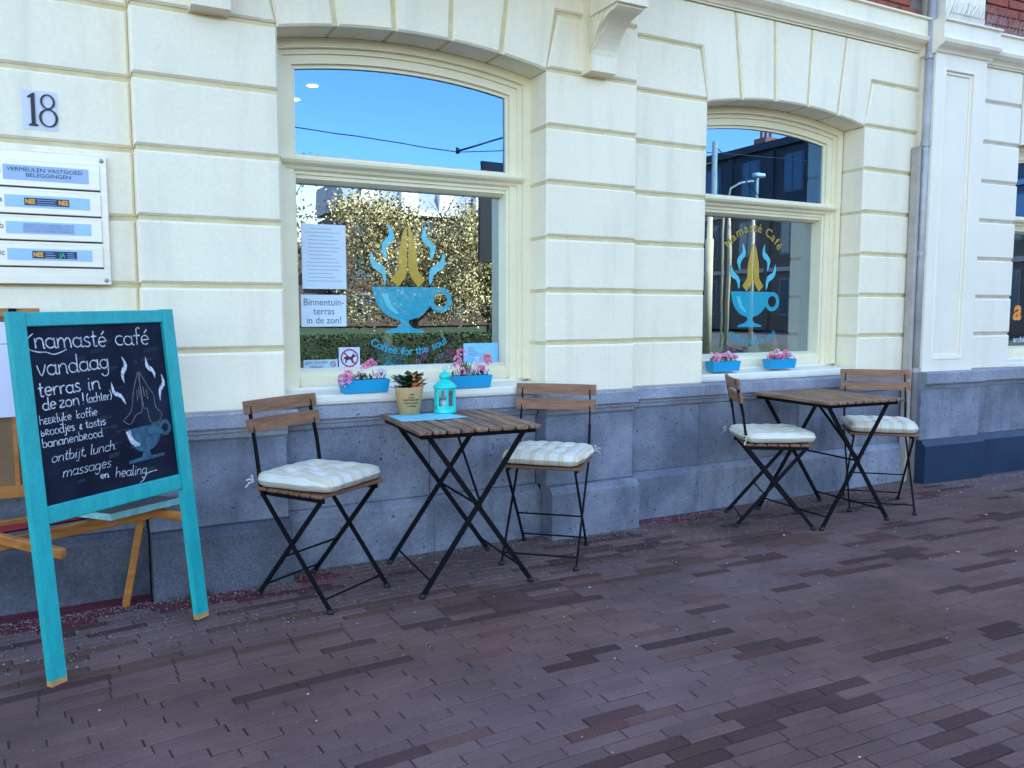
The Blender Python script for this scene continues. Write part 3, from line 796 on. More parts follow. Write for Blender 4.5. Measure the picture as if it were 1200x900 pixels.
def brick_mb(L=BL, Wd=BW):
    m_ = MB(); c = .0025
    m_.v += [(0, 0, -.02), (L, 0, -.02), (L, Wd, -.02), (0, Wd, -.02), (0, 0, -c), (L, 0, -c), (L, Wd, -c), (0, Wd, -c), (c, c, 0), (L - c, c, 0), (L - c, Wd - c, 0), (c, Wd - c, 0)]
    for s_ in (0, 4):
        for k in range(4): m_.f.append((s_ + k, s_ + (k + 1) % 4, s_ + 4 + (k + 1) % 4, s_ + 4 + k)); m_.m.append(0)
    m_.f.append((8, 9, 10, 11)); m_.m.append(0)
    return m_
def area_of(bk):
    c = (bk[0] + .1, bk[1] + .025, 0); q = camproj(c)
    if not q or not (-5 < q[0] < 1205 and 0 < q[1] < 905): return 0
    return 1 / q[2] ** 3
order = sorted(range(len(bricks)), key=lambda i: -area_of(bricks[i])); near = set(order[:295])
bme = brick_mb().mesh('brick', M_pav_o); far = MB(); fcol = []
for i, (X, Y, dz, a, c, rx, ry) in enumerate(bricks):
    if i in near:
        o = bpy.data.objects.new('brick', bme); COL.objects.link(o); o.parent = pav
        o.location = (X, Y, dz); o.rotation_euler = (rx, ry * .4, a); o.color = (*c, 1)
    else:
        M = Matrix.Translation((X, Y, dz)) @ Matrix.Rotation(a, 4, 'Z') @ Matrix.Rotation(rx, 4, 'X')
        t = brick_mb(); i0 = len(far.v)
        far.v += [tuple(M @ Vector(v)) for v in t.v]; far.f += [tuple(i0 + k for k in f) for f in t.f]; far.m += t.m
        fcol += [(*c, 1)] * len(t.v)
fo = far.build('brick_paving', M_pav_s, pav); fo['kind'] = 'stuff'
ca_ = fo.data.color_attributes.new('Col', 'FLOAT_COLOR', 'POINT')
ca_.data.foreach_set('color', [x for c in fcol for x in c])
# rest of the pavement beyond the laid field
for nm, x0, x1 in (('paving_border', 9.9, 60), ('paving_border', -60, -3.2)):
    p = MB(); p.poly([(x0, -5.04, .0), (x1, -5.04, .0), (x1, .1, .0), (x0, .1, .0)]); p.build(nm, mat('paving_far', (.10, .08, .095), .85, var=.3, vscale=4, coords='World'), pav)

# sand, petals and weeds
g = MB(); random.seed(11)
for k in range(11000):
    X = random.uniform(-.8, 7.5); edge = -.045 if (X < .75 or 2.0 < X < 2.55) else (.04 if X < 2.0 else .035)
    if X > 4.87: edge = -.10 - (X - 4.87) * .06
    d = abs(random.gauss(0, .06)) ; Y = edge - d
    if random.random() < .35: Y = edge - random.uniform(0, .5) ** 1.0
    s_ = random.uniform(.0014, .0050); z = .0005 + random.uniform(0, .001); a = random.uniform(0, PI)
    pts = [(X + s_ * math.cos(a + j * 2 * PI / 3), Y + s_ * math.sin(a + j * 2 * PI / 3), z + (.0015 if j == 0 else 0)) for j in range(3)]
    g.poly(pts)
o = g.build('sand_grit', M_grit); tag(o, 'pale sand and grit gathered along the foot of the stone base', 'grit', kind='stuff')
g = MB()
for k in range(230):
    X = random.uniform(-.6, 6.5); Y = -abs(random.gauss(0, .75)) - .02 if random.random() < .8 else random.uniform(-2.4, 0)
    if X > 4.87 and Y > -.2: Y -= .2
    s_ = random.uniform(.0015, .0045) if k > 9 else random.uniform(.006, .010); a = random.uniform(0, PI); z = .003
    g.poly([(X + s_ * math.cos(a + t) * (1 if j % 2 else .6), Y + s_ * math.sin(a + t) * (1 if j % 2 else .6), z + (j % 2) * s_ * .35) for j, t in enumerate((0, 1.1, 2.1, 3.2, 4.3, 5.3))])
o = g.build('fallen_petals', mat('fallen_petal', (.62, .58, .60), .7)); tag(o, 'small white petals scattered over the brick pavement', 'petals', kind='stuff')
g = MB()
def tuft(x, y, n, h, sp):
    for k in range(n):
        a = random.uniform(0, 2 * PI); l = random.uniform(.4, 1) * h; bx, by = x + random.gauss(0, sp), y + random.gauss(0, sp * .5)
        dx, dy = math.cos(a) * l * .5, math.sin(a) * l * .5; w = .0025
        g.poly([(bx - w, by, 0), (bx + w, by, 0), (bx + dx, by + dy, l)])
tuft(.36, -.07, 60, .04, .025); tuft(.33, -.09, 30, .03, .03)
for k in range(34): tuft(random.uniform(2.7, 3.35), -.16 + random.gauss(0, .03), 8, .012, .02)
for k in range(16): tuft(random.uniform(2.1, 2.7), -.12 + random.gauss(0, .02), 7, .010, .02)
for k in range(40): tuft(random.uniform(-.6, 3.2), random.uniform(-1.2, -.2), 5, .008, .012)
o = g.build('weeds', M_moss); tag(o, 'small green weeds and moss in the paving joints near the wall', 'weeds', kind='stuff')
# cigarette end and paper scraps
def scrap(name, x, y, a, L, Wd, m, lab, cat):
    o = MB().cbox(-L / 2, L / 2, -Wd / 2, Wd / 2, 0, .006, .001).build(name, m); o.location = (x, y, .002); o.rotation_euler = (0, 0, a); tag(o, lab, cat)

# ------------------------------------------------------------------ chalkboard stand
sq = Vector((-0.1085, -0.6664, 0)); se = Vector((.8013, .5980, .01495)); su = Vector((-.06495, .06212, .99595)); sn = se.cross(su)  # sn points to the street
se.normalize(); su = (su - se * su.dot(se)).normalized(); sn = se.cross(su)
MS = Matrix(((se.x, sn.x * -1, su.x, sq.x), (se.y, sn.y * -1, su.y, sq.y), (se.z, sn.z * -1, su.z, sq.z), (0, 0, 0, 1)))
# local frame: x along the rails, y into the board, z up the stiles
sign = empty('chalkboard_sign'); sign.matrix_world = MS
tag(sign, 'standing chalkboard in turquoise wooden frame with white handwriting for the cafe', 'chalkboard')
def stile(xb, xt, w):
    m_ = MB(); z0, z1 = 0.0, 1.142
    def sec(z, x): return [(x - w / 2, -.012, z), (x + w / 2, -.012, z), (x + w / 2, .012, z), (x - w / 2, .012, z)]
    zs = [(z0, 1), (.018, 1), (.0185, 0), (z1, 0)]
    rings = [sec(z, xb + (xt - xb) * z / 1.142) for z, _ in zs]
    for k in range(3):
        a, b2 = rings[k], rings[k + 1]
        for j in range(4): m_.poly([a[j], a[(j + 1) % 4], b2[(j + 1) % 4], b2[j]], 1 if k == 0 else 0)
    m_.poly(rings[0], 1); m_.poly(rings[-1], 1)
    return m_.build('stile', [M_turq, M_bare], sign)
stile(-.020, -.008, .050); stile(.550, .542, .050)
MB().cbox(.016, .520, -.010, .012, 1.096, 1.140, .003).build('top_rail', M_turq, sign)
MB().cbox(.010, .522, -.010, .012, .490, .545, .003).build('bottom_rail', M_turq, sign)
MBB(.012, .522, .0, .008, .540, 1.10).build('board', M_chalkb, sign)

# single-stroke hand lettering: glyph = (width, [polylines]) in x-height units
def arcp(cx, cy, rx, ry, a0, a1, n=8): return [(cx + rx * math.cos(R(a0 + (a1 - a0) * k / n)), cy + ry * math.sin(R(a0 + (a1 - a0) * k / n))) for k in range(n + 1)]
GL = {
 'a': (.82, [arcp(.36, .46, .32, .44, 40, 360, 12), [(.68, .95), (.67, .2), (.74, .02), (.86, .06)]]),
 'b': (.78, [[(.08, 1.75), (.10, .02)], arcp(.38, .46, .30, .44, 150, -170, 12)]),
 'c': (.68, [arcp(.40, .46, .34, .46, 50, 310, 10)]),
 'd': (.84, [arcp(.36, .46, .32, .44, 40, 360, 12), [(.70, 1.7), (.68, .2), (.76, .02), (.86, .06)]]),
 'e': (.76, [[(.08, .48), (.66, .56)] + arcp(.38, .50, .30, .46, 15, 315, 10)]),
 'f': (.55, [[(.58, 1.62), (.42, 1.75), (.28, 1.55), (.27, .8), (.24, 0)], [(.02, .92), (.54, .96)]]),
 'g': (.84, [arcp(.36, .48, .31, .42, 40, 360, 12), [(.68, .95), (.68, -.2), (.56, -.62), (.28, -.68), (.10, -.42)]]),
 'h': (.80, [[(.10, 1.75), (.10, 0)], [(.10, .55), (.28, .88), (.52, .90), (.64, .62), (.66, 0)]]),
 'i': (.34, [[(.16, .92), (.15, .1), (.26, .02)], [(.17, 1.28), (.20, 1.36)]]),
 'j': (.40, [[(.24, .92), (.24, -.35), (.10, -.62), (-.10, -.5)], [(.25, 1.28), (.28, 1.36)]]),
 'k': (.72, [[(.10, 1.7), (.10, 0)], [(.60, .92), (.12, .42), (.62, .02)]]),
 'l': (.36, [[(.14, 1.75), (.13, .2), (.22, .02), (.34, .06)]]),
 'm': (1.20, [[(.08, .92), (.10, 0)], [(.10, .5), (.26, .88), (.46, .88), (.56, .6), (.56, 0)], [(.56, .5), (.74, .88), (.94, .88), (1.04, .6), (1.06, 0)]]),
 'n': (.80, [[(.08, .92), (.10, 0)], [(.10, .5), (.28, .88), (.52, .90), (.64, .62), (.66, .05), (.76, .02)]]),
 'o': (.80, [arcp(.38, .46, .32, .46, 100, 470, 14)]),
 'p': (.78, [[(.08, .92), (.10, -.7)], arcp(.38, .46, .30, .44, 150, -170, 12)]),
 'r': (.60, [[(.08, .92), (.12, 0)], [(.12, .5), (.28, .86), (.54, .90)]]),
 's': (.62, [[(.52, .82), (.34, .95), (.12, .80), (.20, .56), (.44, .42), (.52, .20), (.32, 0), (.08, .10)]]),
 't': (.54, [[(.24, 1.5), (.22, .25), (.34, .02), (.50, .10)], [(.02, .95), (.48, 1.0)]]),
 'u': (.80, [[(.08, .92), (.10, .3), (.24, .03), (.48, .06), (.62, .35), (.64, .92)], [(.64, .92), (.66, .1), (.76, .02)]]),
 'v': (.72, [[(.04, .94), (.32, .0), (.66, .96)]]),
 'y': (.74, [[(.06, .92), (.14, .3), (.34, .1), (.58, .4)], [(.62, .92), (.58, -.3), (.40, -.65), (.12, -.5)]]),
 'z': (.68, [[(.06, .92), (.58, .90), (.08, .04), (.62, .06)]]),
 'B': (.70, [[(.10, 1.0), (.10, 0), (.42, .05), (.56, .28), (.36, .5), (.10, .5)]]),
 'R': (.74, [[(.10, 0), (.10, .98), (.44, .94), (.50, .66), (.12, .50), (.60, .0)]]),
 'E': (.62, [[(.52, .95), (.10, .92), (.10, .02), (.56, .04)], [(.10, .5), (.44, .5)]]),
 'N': (.76, [[(.08, 0), (.10, .94), (.60, .05), (.64, .98)]]),
 '!': (.40, [[(.20, 1.7), (.18, .45)], [(.17, .08), (.20, .02)]]),
 '(': (.44, [[(.40, 1.75), (.16, 1.3), (.12, .5), (.34, -.15)]]),
 ')': (.44, [[(.06, 1.75), (.30, 1.3), (.34, .5), (.10, -.15)]]),
 ',': (.34, [[(.18, .12), (.06, -.22)]]), '.': (.34, [[(.12, .05), (.18, .02)]]),
 '&': (.62, [[(.50, .9), (.16, .84), (.36, .52), (.12, .50), (.16, .08), (.50, .12)], [(.30, 1.05), (.30, -.08)]]),
 ' ': (.42, []),
}
GL['\xe9'] = (GL['e'][0], GL['e'][1] + [[(.34, 1.18), (.60, 1.55)]])
rc = random.Random(3)
def smooth(pl, n=4):
    if len(pl) < 3: return pl
    out = []
    for i in range(len(pl) - 1):
        p0 = pl[max(i - 1, 0)]; p1 = pl[i]; p2 = pl[i + 1]; p3 = pl[min(i + 2, len(pl) - 1)]
        for k in range(n):
            t = k / n
            out.append(tuple(.5 * (2 * p1[j] + (-p0[j] + p2[j]) * t + (2 * p0[j] - 5 * p1[j] + 4 * p2[j] - p3[j]) * t * t + (-p0[j] + 3 * p1[j] - 3 * p2[j] + p3[j]) * t ** 3) for j in (0, 1)))
    out.append(pl[-1]); return out
def ribbon(mb, pl, w, y=-.0012, mi=0, taper=False):
    n = len(pl)
    L = []
    for k, p in enumerate(pl):
        a = pl[max(k - 1, 0)]; b2 = pl[min(k + 1, n - 1)]; dx, dz = b2[0] - a[0], b2[1] - a[1]; l = math.hypot(dx, dz) or 1
        ww = w / 2 * rc.uniform(.8, 1.2) * (math.sin(PI * (k + .3) / (n - .4)) if taper else 1)
        L.append(((p[0] - dz / l * ww, p[1] + dx / l * ww), (p[0] + dz / l * ww, p[1] - dx / l * ww)))
    for k in range(n - 1):
        q = (L[k][0], L[k][1], L[k + 1][1], L[k + 1][0]); mb.poly([(x, y - .0002 * (k % 2), z) for x, z in q], mi)
def write(mb, txt, x0, x1, z0, z1, xh, w, slant=0.0, mi=0, jit=.03):
    tot = sum(GL[c][0] for c in txt); s_ = (x1 - x0) / tot; cx = 0
    for c in txt:
        gw, ps = GL[c]; jz = rc.uniform(-jit, jit) * xh
        for pl in ps:
            q = []
            for (gx, gz) in smooth(pl):
                X = x0 + (cx + gx) * s_ + slant * gz * xh; Z = z0 + (z1 - z0) * (cx + gx) / tot + gz * xh + jz
                q.append((X, Z))
            ribbon(mb, q, w, mi=mi)
        cx += gw
ch = MB()
write(ch, 'namast\xe9', .040, .292, 1.030, 1.022, .034, .0042)
write(ch, 'caf\xe9', .322, .462, 1.024, 1.020, .034, .0040)
ribbon(ch, smooth([(.040, 1.075), (.018, 1.055), (.020, 1.030), (.05, 1.018), (.075, 1.016), (.10, 1.008), (.13, 1.015), (.145, 1.022)], 5), .0035)
write(ch, 'vandaag', .038, .292, .944, .950, .034, .0040)
write(ch, 'terras', .034, .178, .880, .884, .028, .0042); write(ch, 'in', .200, .250, .884, .886, .028, .0042)
write(ch, 'de', .042, .088, .838, .840, .023, .0038); write(ch, 'zon', .096, .168, .840, .842, .023, .0038); write(ch, '!', .172, .190, .842, .842, .022, .004); write(ch, '(achter)', .192, .286, .844, .846, .017, .003)
write(ch, 'hEERlyke', .026, .134, .796, .798, .016, .0026); write(ch, 'koffie', .150, .226, .798, .800, .016, .0026)
write(ch, 'BRoodjes', .026, .140, .760, .763, .017, .0028); write(ch, '& tostis', .155, .252, .762, .766, .016, .0030)
write(ch, 'bananenbRood', .026, .236, .724, .728, .017, .0026)
write(ch, 'ontbijt, lunch.', .048, .282, .674, .678, .019, .0024, .25)
write(ch, 'massages', .078, .252, .622, .624, .020, .0022, .25)
write(ch, 'en', .208, .240, .592, .590, .014, .0034)
write(ch, 'healing', .262, .388, .584, .574, .020, .0024, .25)
ribbon(ch, smooth([(.355, .548), (.372, .556), (.388, .574), (.43, .578)], 4), .0028)
ch.build('chalk_lettering', M_chalk, sign)
sm = MB()      # wiped chalk haze
for k in range(26):
    x, z, w_, h_ = rc.uniform(.03, .45), rc.uniform(.57, 1.05), rc.uniform(.02, .07), rc.uniform(.006, .02)
    sm.poly([(x, -.0005, z), (x + w_, -.0005, z + .006), (x + w_ * .95, -.0005, z + h_), (x + .003, -.0005, z + h_ * .8)])
smo = sm.build('chalk_smears', mat('chalk_haze', (.022, .028, .05), .95, col2=(.008, .010, .022), vscale=60), sign); smo['kind'] = 'stuff'
cg = MB()      # pencilled hands
hands = [[(.397, .928), (.372, .865), (.360, .815), (.348, .790), (.318, .768)], [(.318, .768), (.345, .752), (.372, .782), (.398, .795), (.400, .88), (.398, .928)],
         [(.404, .928), (.434, .870), (.452, .842), (.455, .800), (.478, .772), (.462, .745)], [(.462, .745), (.428, .748), (.418, .800), (.406, .80), (.402, .88), (.404, .928)],
         [(.386, .865), (.384, .83)], [(.394, .875), (.394, .84)], [(.412, .875), (.414, .84)], [(.424, .865), (.426, .83)]]
for h in hands: ribbon(cg, smooth(h, 3), .0032)
cg.build('chalk_hands', M_chalkg, sign)
cw = MB()
for pl in ([(.340, .985), (.352, .955), (.336, .925), (.340, .895)], [(.436, .978), (.440, .945), (.462, .925), (.466, .900)], [(.290, .902), (.296, .868), (.322, .850), (.336, .822)], [(.494, .912), (.500, .880), (.482, .855), (.478, .818)]):
    ribbon(cw, smooth(pl, 5), .014, taper=True)
cw.poly([(x, -.0026, z) for x, z in ((.322, .728), (.340, .732), (.346, .706), (.360, .688), (.374, .682), (.372, .674), (.352, .674), (.336, .690))])
cw.build('chalk_steam', M_chalk, sign)
cb = MB()
bowl = [(.322, .735), (.470, .742)] + [(.396 + .074 * math.cos(R(a)) * 1.0, .735 + .085 * math.sin(R(a))) for a in range(-5, -176, -15)]
cb.poly([(x, -.0014, z) for x, z in bowl])
cb.poly([(x, -.0015, z) for x, z in ((.386, .655), (.408, .657), (.414, .632), (.470, .634), (.468, .624), (.322, .618), (.322, .628), (.376, .634))])
ribbon(cb, arcp(.484, .722, .020, .022, -160, 160, 14), .013, y=-.0016)
cb.build('chalk_cup', M_chalkb2, sign)

# ------------------------------------------------------------------ wooden easel behind the sign
easel = empty('wooden_easel', (0.0, -.1, 0), label='varnished pine easel with fold out rails standing behind the turquoise chalkboard', cat='easel')
def rail(a, b_, w, t, name='rail', m=M_orange, ref=(1, 0, 0)):
    a = Vector(a) - Vector((0, -.1, 0)); b_ = Vector(b_) - Vector((0, -.1, 0))
    return MB().bar(a, b_, w, t, ref, c=.003).build(name, m, easel)
rail((.300, -.232, .366), (.150, -.075, .378), .034, .020, 'side_rail')
rail((-.095, -.525, .362), (-.330, -.300, .400), .034, .022, 'side_rail')
rail((-.40, -.31, .348), (.235, -.10, .372), .040, .020, 'cross_rail', ref=(0, 1, 0))
rail((-.50, -.165, .380), (.10, -.04, .390), .036, .020, 'cross_rail', ref=(0, 1, 0))
rail((.090, -.052, .0), (.160, -.085, .375), .026, .036, 'leg', ref=(0, 1, 0))
rail((-.52, -.10, .0), (-.45, -.13, .375), .026, .036, 'leg', ref=(0, 1, 0))
MB().tube([(.315, -.125, .375), (.330, -.143, .375)], .004, 6).build('hinge_pin', M_zinc, easel)
m_ = MB(); m_.poly([(-.42, -.17, .383), (.03, -.03, .385), (.03, .03, .385), (-.44, -.06, .385)]); m_.v = [(x, y, z) for x, y, z in m_.v]
for dz in (0.006,): m_.poly([(-.42, -.17, .383 - dz), (-.44, -.06, .385 - dz), (.03, .03, .385 - dz), (.03, -.03, .385 - dz)])
m_.build('red_canvas', M_red, easel)
slab = MB(); M0 = Matrix.Translation((.048, -.30, .413)) @ Matrix.Rotation(R(33), 4, 'Z') @ Matrix.Rotation(R(-3), 4, 'X')
slab.cbox(0, .29, 0, .20, -.011, .011, .002, 0)
for k in range(len(slab.f)): 
    pass
sl = empty('grey_slab'); sl.matrix_world = M0; tag(sl, 'thin grey slab with pale turquoise edge lying on the easel rails under the chalkboard', 'slab')
slab.build('slab_body', M_slab, sl)
MBB(-.002, .292, -.004, 0, -.0115, .0115).build('painted_edge', M_slabedge, sl); MBB(-.004, 0, 0, .20, -.0115, .0115).build('painted_edge', M_slabedge, sl)
brd = empty('framed_board', (0, 0, 0), label='tan fibreboard in a pine frame leaning on the wall at the left edge', cat='board')
MBB(-.80, -.170, .010, .016, .50, 1.12).build('panel', M_tan, brd)
MBB(-.80, -.150, .000, .022, .455, .500).build('frame_rail', M_orange, brd); MBB(-.80, -.15, 0, .022, 1.12, 1.15).build('frame_rail', M_orange, brd)
MBB(-.255, -.240, .004, .0095, .50, 1.12).build('frame_stile', M_orange, brd)
pst = empty('white_poster', (0, 0, 0), label='white poster with a thin ruled line pinned over the tan board behind the chalkboard', cat='poster')
MBB(-.80, -.150, -.008, -.004, .755, 1.10).build('sheet', M_paperw, pst)
MBB(-.80, -.158, -.0085, -.008, 1.020, 1.023).build('ruled_line', M_inkgrey, pst)
m_ = MB(); m_.poly([(-.215, -.0086, 1.052), (-.200, -.0086, 1.052), (-.2075, -.0086, 1.040)]); m_.build('blue_mark', M_blue, pst)
tag(MBB(-.246, -.222, -.018, .0, 1.115, 1.150).build('board_clip', M_black), 'small black clip at the top of the tan board at the left edge', 'clip')

# ------------------------------------------------------------------ house number and mail plate
num = empty('house_number', (-.115, YB, 1.88), label='black house number 18 on a pale lilac patch of the cream wall', cat='house number')
MBB(-.060, .055, -.0015, .001, -.072, .070).build('patch', M_lilac, num)
m_ = MB(); yy = -.006
one = [(-.040, -.058), (-.010, -.058), (-.010, -.054), (-.018, -.050), (-.018, .060), (-.024, .060), (-.042, .046), (-.040, .042), (-.031, .046), (-.031, -.050), (-.040, -.054)]
m_.block(one, yy, -.002, 0)
m_.build('digit', M_ink, num)
m_ = MB()
def ring(mb, cx, cz, rx, rz, wx, wz, y0, y1, n=26):
    for k in range(n):
        a0, a1 = 2 * PI * k / n, 2 * PI * (k + 1) / n
        o0 = (cx + rx * math.cos(a0), cz + rz * math.sin(a0)); o1 = (cx + rx * math.cos(a1), cz + rz * math.sin(a1))
        i0 = (cx + (rx - wx) * math.cos(a0), cz + (rz - wz) * math.sin(a0)); i1 = (cx + (rx - wx) * math.cos(a1), cz + (rz - wz) * math.sin(a1))
        mb.block([o0, o1, i1, i0], y0, y1, 0)
ring(m_, .024, -.026, .031, .033, .0085, .004, yy, -.002); ring(m_, .023, .033, .024, .027, .007, .004, yy - .0003, -.002)
m_.build('digit', M_ink, num)

mp = empty('mail_plate', (-.25, YB, 1.24), label='silver metal letterbox plate with four flaps and name windows below the house number', cat='letterbox')
PW, PH = .345, .487
MB().cbox(-.40, PW, -.022, 0.0, 0, PH, .003).build('plate', M_alu, mp)
for x, z in ((PW - .018, PH - .018), (PW - .018, .018)):
    m_ = MB(); m_.tube([(x, -.022, z), (x, -.027, z)], .008, 10); m_.build('screw', M_zinc, mp, True)
fl = [(.362, .465 - .012), (.262, .355), (.166, .258), (.068, .160)]
fz = [(.360, .448), (.262, .340), (.166, .244), (.070, .146)]
lbl = ['18', '18a', '18b', '18c']
for k, (z0, z1) in enumerate(fz):
    f = MB().cbox(-.36, PW - .025, -.029, -.0225, z0 - .004, z1 + .002, .002).build('mail_flap', M_alu, mp)
    MBB(.006, .282, -.0305, -.0291, z0 + .018, z1 - .016).build('name_window', M_slotbg if k else mat('slot_window_lilac', (.34, .46, .68), .3), f)
    # black strip painted as the shade line under each flap
    MBB(-.36, PW - .025, -.0235, -.0226, z0 - .009, z0 - .004).build('flap_shade_strip', M_ink, f)
    m_ = MB(); text_mb(lbl[k], .030, m_, (.0, (z0 + z1) / 2 - .004), 0, 0, 'RIGHT', -.0300, .0006); m_.build('number_lettering', M_ink, f)
    mid = (z0 + z1) / 2
    if k == 0:
        m_ = MB(); text_mb('VERMEULEN VASTGOED', .0195, m_, (.140, mid + .006), 0, 0, 'CENTER', -.0312, .0006, xs=1.15); text_mb('BELEGGINGEN', .0195, m_, (.150, mid - .013), 0, 0, 'CENTER', -.0312, .0006, xs=1.15)
        m_.build('name_lettering', M_ink, f)
    elif k == 2:
        MB().cbox(.060, .225, -.0318, -.0306, z0 + .024, z1 - .022, .0005).build('worn_label', M_slotgrey, f)
    else:
        x0 = .068 if k == 1 else .085
        s_ = MBB(x0, x0 + .145, -.0318, -.0306, mid - .013, mid + .014); s_ = s_.build('sticker', M_stk, f)
    if k in (1, 3):
        m_ = MB(); text_mb('NEE', .023, m_, (x0 + .019, mid - .007), 0, 0, 'CENTER', -.0325, .0006, off=.0009, xs=.78)
        if k == 1: text_mb('NEE', .023, m_, (x0 + .126, mid - .007), 0, 0, 'CENTER', -.0325, .0006, off=.0009, xs=.78)
        m_.build('sticker_lettering', M_stko, f)
        if k == 3:
            m_ = MB(); text_mb('JA', .023, m_, (x0 + .097, mid - .007), 0, 0, 'CENTER', -.0325, .0006, off=.0009, xs=.8); m_.build('sticker_lettering', M_stkg, f)
        m_ = MB()
        for (xa, xb) in (((.040, .104),) if k == 1 else ((.042, .076), (.114, .140))):
            for j in range(3): m_.box(x0 + xa, x0 + xb - random.uniform(0, .008), -.0325, -.0319, mid + .006 - j * .008, mid + .0085 - j * .008)
        m_.build('small_print', M_slotgrey, f)

# ------------------------------------------------------------------ decals and papers inside the windows
def decal(x0, z0, y, where, topname=False):
    """blue cup, steam and golden hands; x0,z0 = left rim of the bowl"""
    root = empty('cup_sticker', (x0, y, z0), label=where, cat='window sticker')
    m_ = MB(); Y = -.001
    bw = .325
    pts = [(0, 0), (bw, 0)] + [(bw / 2 + bw / 2 * math.cos(R(a)) * .97, -.012 + .150 * math.sin(R(a)) * (1.0)) for a in range(-8, -173, -12)]
    m_.block(pts, Y, Y + .0008, 0)
    m_.block([(.135, -.150), (.190, -.150), (.182, -.178), (.205, -.198), (.262, -.212), (.264, -.223), (.064, -.223), (.066, -.212), (.120, -.198), (.143, -.178)], Y - .0003, Y + .0006, 0)
    ring(m_, .352, -.062, .062, .062, .026, .026, Y - .0002, Y + .0007)
    m_.build('cup', M_blue, root)
    m_ = MB(); m_.block([(.045, -.03), (.075, -.03), (.095, -.085), (.135, -.128), (.120, -.132), (.080, -.105), (.058, -.07)], Y - .0012, Y - .0004, 0); m_.build('highlight', M_bluel, root)
    for pl in ([(.085, .300), (.100, .240), (.062, .190), (.072, .130)], [(-.002, .165), (.010, .110), (.055, .075), (.066, .018)], [(.275, .300), (.270, .240), (.312, .195), (.302, .130)], [(.372, .175), (.360, .115), (.310, .075), (.298, .012)]):
        m_ = MB(); ribbon(m_, smooth(pl, 5), .034, Y, taper=True); m_.build('steam', M_bluel, root)
    for sgn_ in (-1, 1):
        c = .183; pts = [(c + sgn_ * .004, .300), (c + sgn_ * .024, .265), (c + sgn_ * .046, .170), (c + sgn_ * .050, .085), (c + sgn_ * .088, .035), (c + sgn_ * .052, .0), (c + sgn_ * .018, .042), (c + sgn_ * .004, .075)]
        m_ = MB(); m_.block(pts, Y, Y + .0008, 0); m_.build('hand', M_gold, root)
    cx, r = .185, .36
    m_ = MB(); arc_text('Coffee for the soul', .054, cx, .065, .395, 240, 301, m_, Y, inner=False, off=.0006); m_.build('lettering', M_blue, root)
    if topname:
        m_ = MB(); arc_text('Namast\xe9 Caf\xe9', .078, cx, .130, .245, 148, 32, m_, Y, inner=True, off=.0006); m_.build('lettering', M_gold, root)
    return root
GY1 = YA + DEP + .130 + .004; GY2 = YB + DEP + .130 + .004
SY1 = YA + DEP + .130 - .0015; SY2 = YB + DEP + .130 - .0015
decal(1.213, 1.256, SY1, 'large blue cup sticker with golden hands on the first window behind the flower boxes')
decal(3.555, 1.262, SY2, 'blue cup sticker with golden Namaste Cafe arc on the second window to the right', True)

def sheet(name, x0, x1, z0, z1, y, m, label, cat='poster'):
    o = MBB(x0, x1, y, y + .001, z0, z1).build(name, m); return tag(o, label, cat)
pa = empty('window_poster', (.985, SY1 - .001, 1.39), label='tall pale blue poster with faint lines of text inside the first window', cat='poster')
MBB(-.102, .104, 0, .001, -.148, .148).build('sheet', mat('poster_blue', (.64, .77, .82), .6, col2=(.66, .70, .80), vscale=6), pa)
m_ = MB(); rr = random.Random(2)
for k in range(15):
    z = .125 - k * .017; m_.box(-.085 + rr.uniform(0, .02), .085 - rr.uniform(0, .05), -.0006, -.0001, z, z + .003)
m_.build('text_lines', mat('faint_ink', (.30, .42, .56), .6), pa)
pb = empty('window_notice', (.980, SY1 - .001, 1.142), label='white notice reading Binnentuin terras in de zon under the tall poster', cat='notice')
MBB(-.106, .106, 0, .001, -.074, .073).build('sheet', mat('notice_paper', (.66, .76, .84), .6), pb)
m_ = MB()
for k, t in enumerate(('Binnentuin-', 'terras', 'in de zon!')): text_mb(t, .046, m_, (0, .024 - k * .042), 0, 0, 'CENTER', -.0008, .0006, xs=.9)
m_.build('lettering', M_inkgrey, pb)
nd = empty('no_dogs_sign', (1.097, SY1 - .001, .918), label='white square no dogs sign with red ring at the bottom of the first window', cat='sign')
MB().cbox(-.051, .051, 0, .001, -.050, .051, .0003).build('sheet', mat('sign_white', (.55, .66, .82), .5), nd)
m_ = MB(); ring(m_, 0, 0, .043, .043, .0065, .0065, -.0012, -.0002); m_.block([(-.030, .025), (-.025, .030), (.030, -.025), (.025, -.030)], -.0011, -.0003, 0); m_.build('ban_ring', M_signred, nd)
m_ = MB(); m_.block([(-.024, .006), (-.012, .008), (.010, .006), (.016, .020), (.020, .024), (.020, .016), (.030, .012), (.030, .006), (.020, .004), (.016, -.006), (.016, -.024), (.011, -.024), (.010, -.008), (-.010, -.008), (-.013, -.014), (-.018, -.024), (-.022, -.024), (-.019, -.008), (-.022, 0), (-.028, -.010), (-.030, -.008)], -.0008, -.0001, 0); m_.build('dog_figure', M_ink, nd)
gh = empty('no_dogs_strip', (.962, SY1 - .001, .892), label='long pale strip sign with two lines of text left of the no dogs sign', cat='sign')
MB().cbox(-.082, .078, 0, .001, -.022, .022, .0003).build('sheet', mat('strip_blue', (.40, .56, .66), .5), gh)
m_ = MB(); text_mb('geen honden', .020, m_, (-.022, .004), 0, 0, 'CENTER', -.0008, .0006); text_mb('plaatsen', .020, m_, (-.022, -.015), 0, 0, 'CENTER', -.0008, .0006); m_.build('lettering', M_inkgrey, gh)
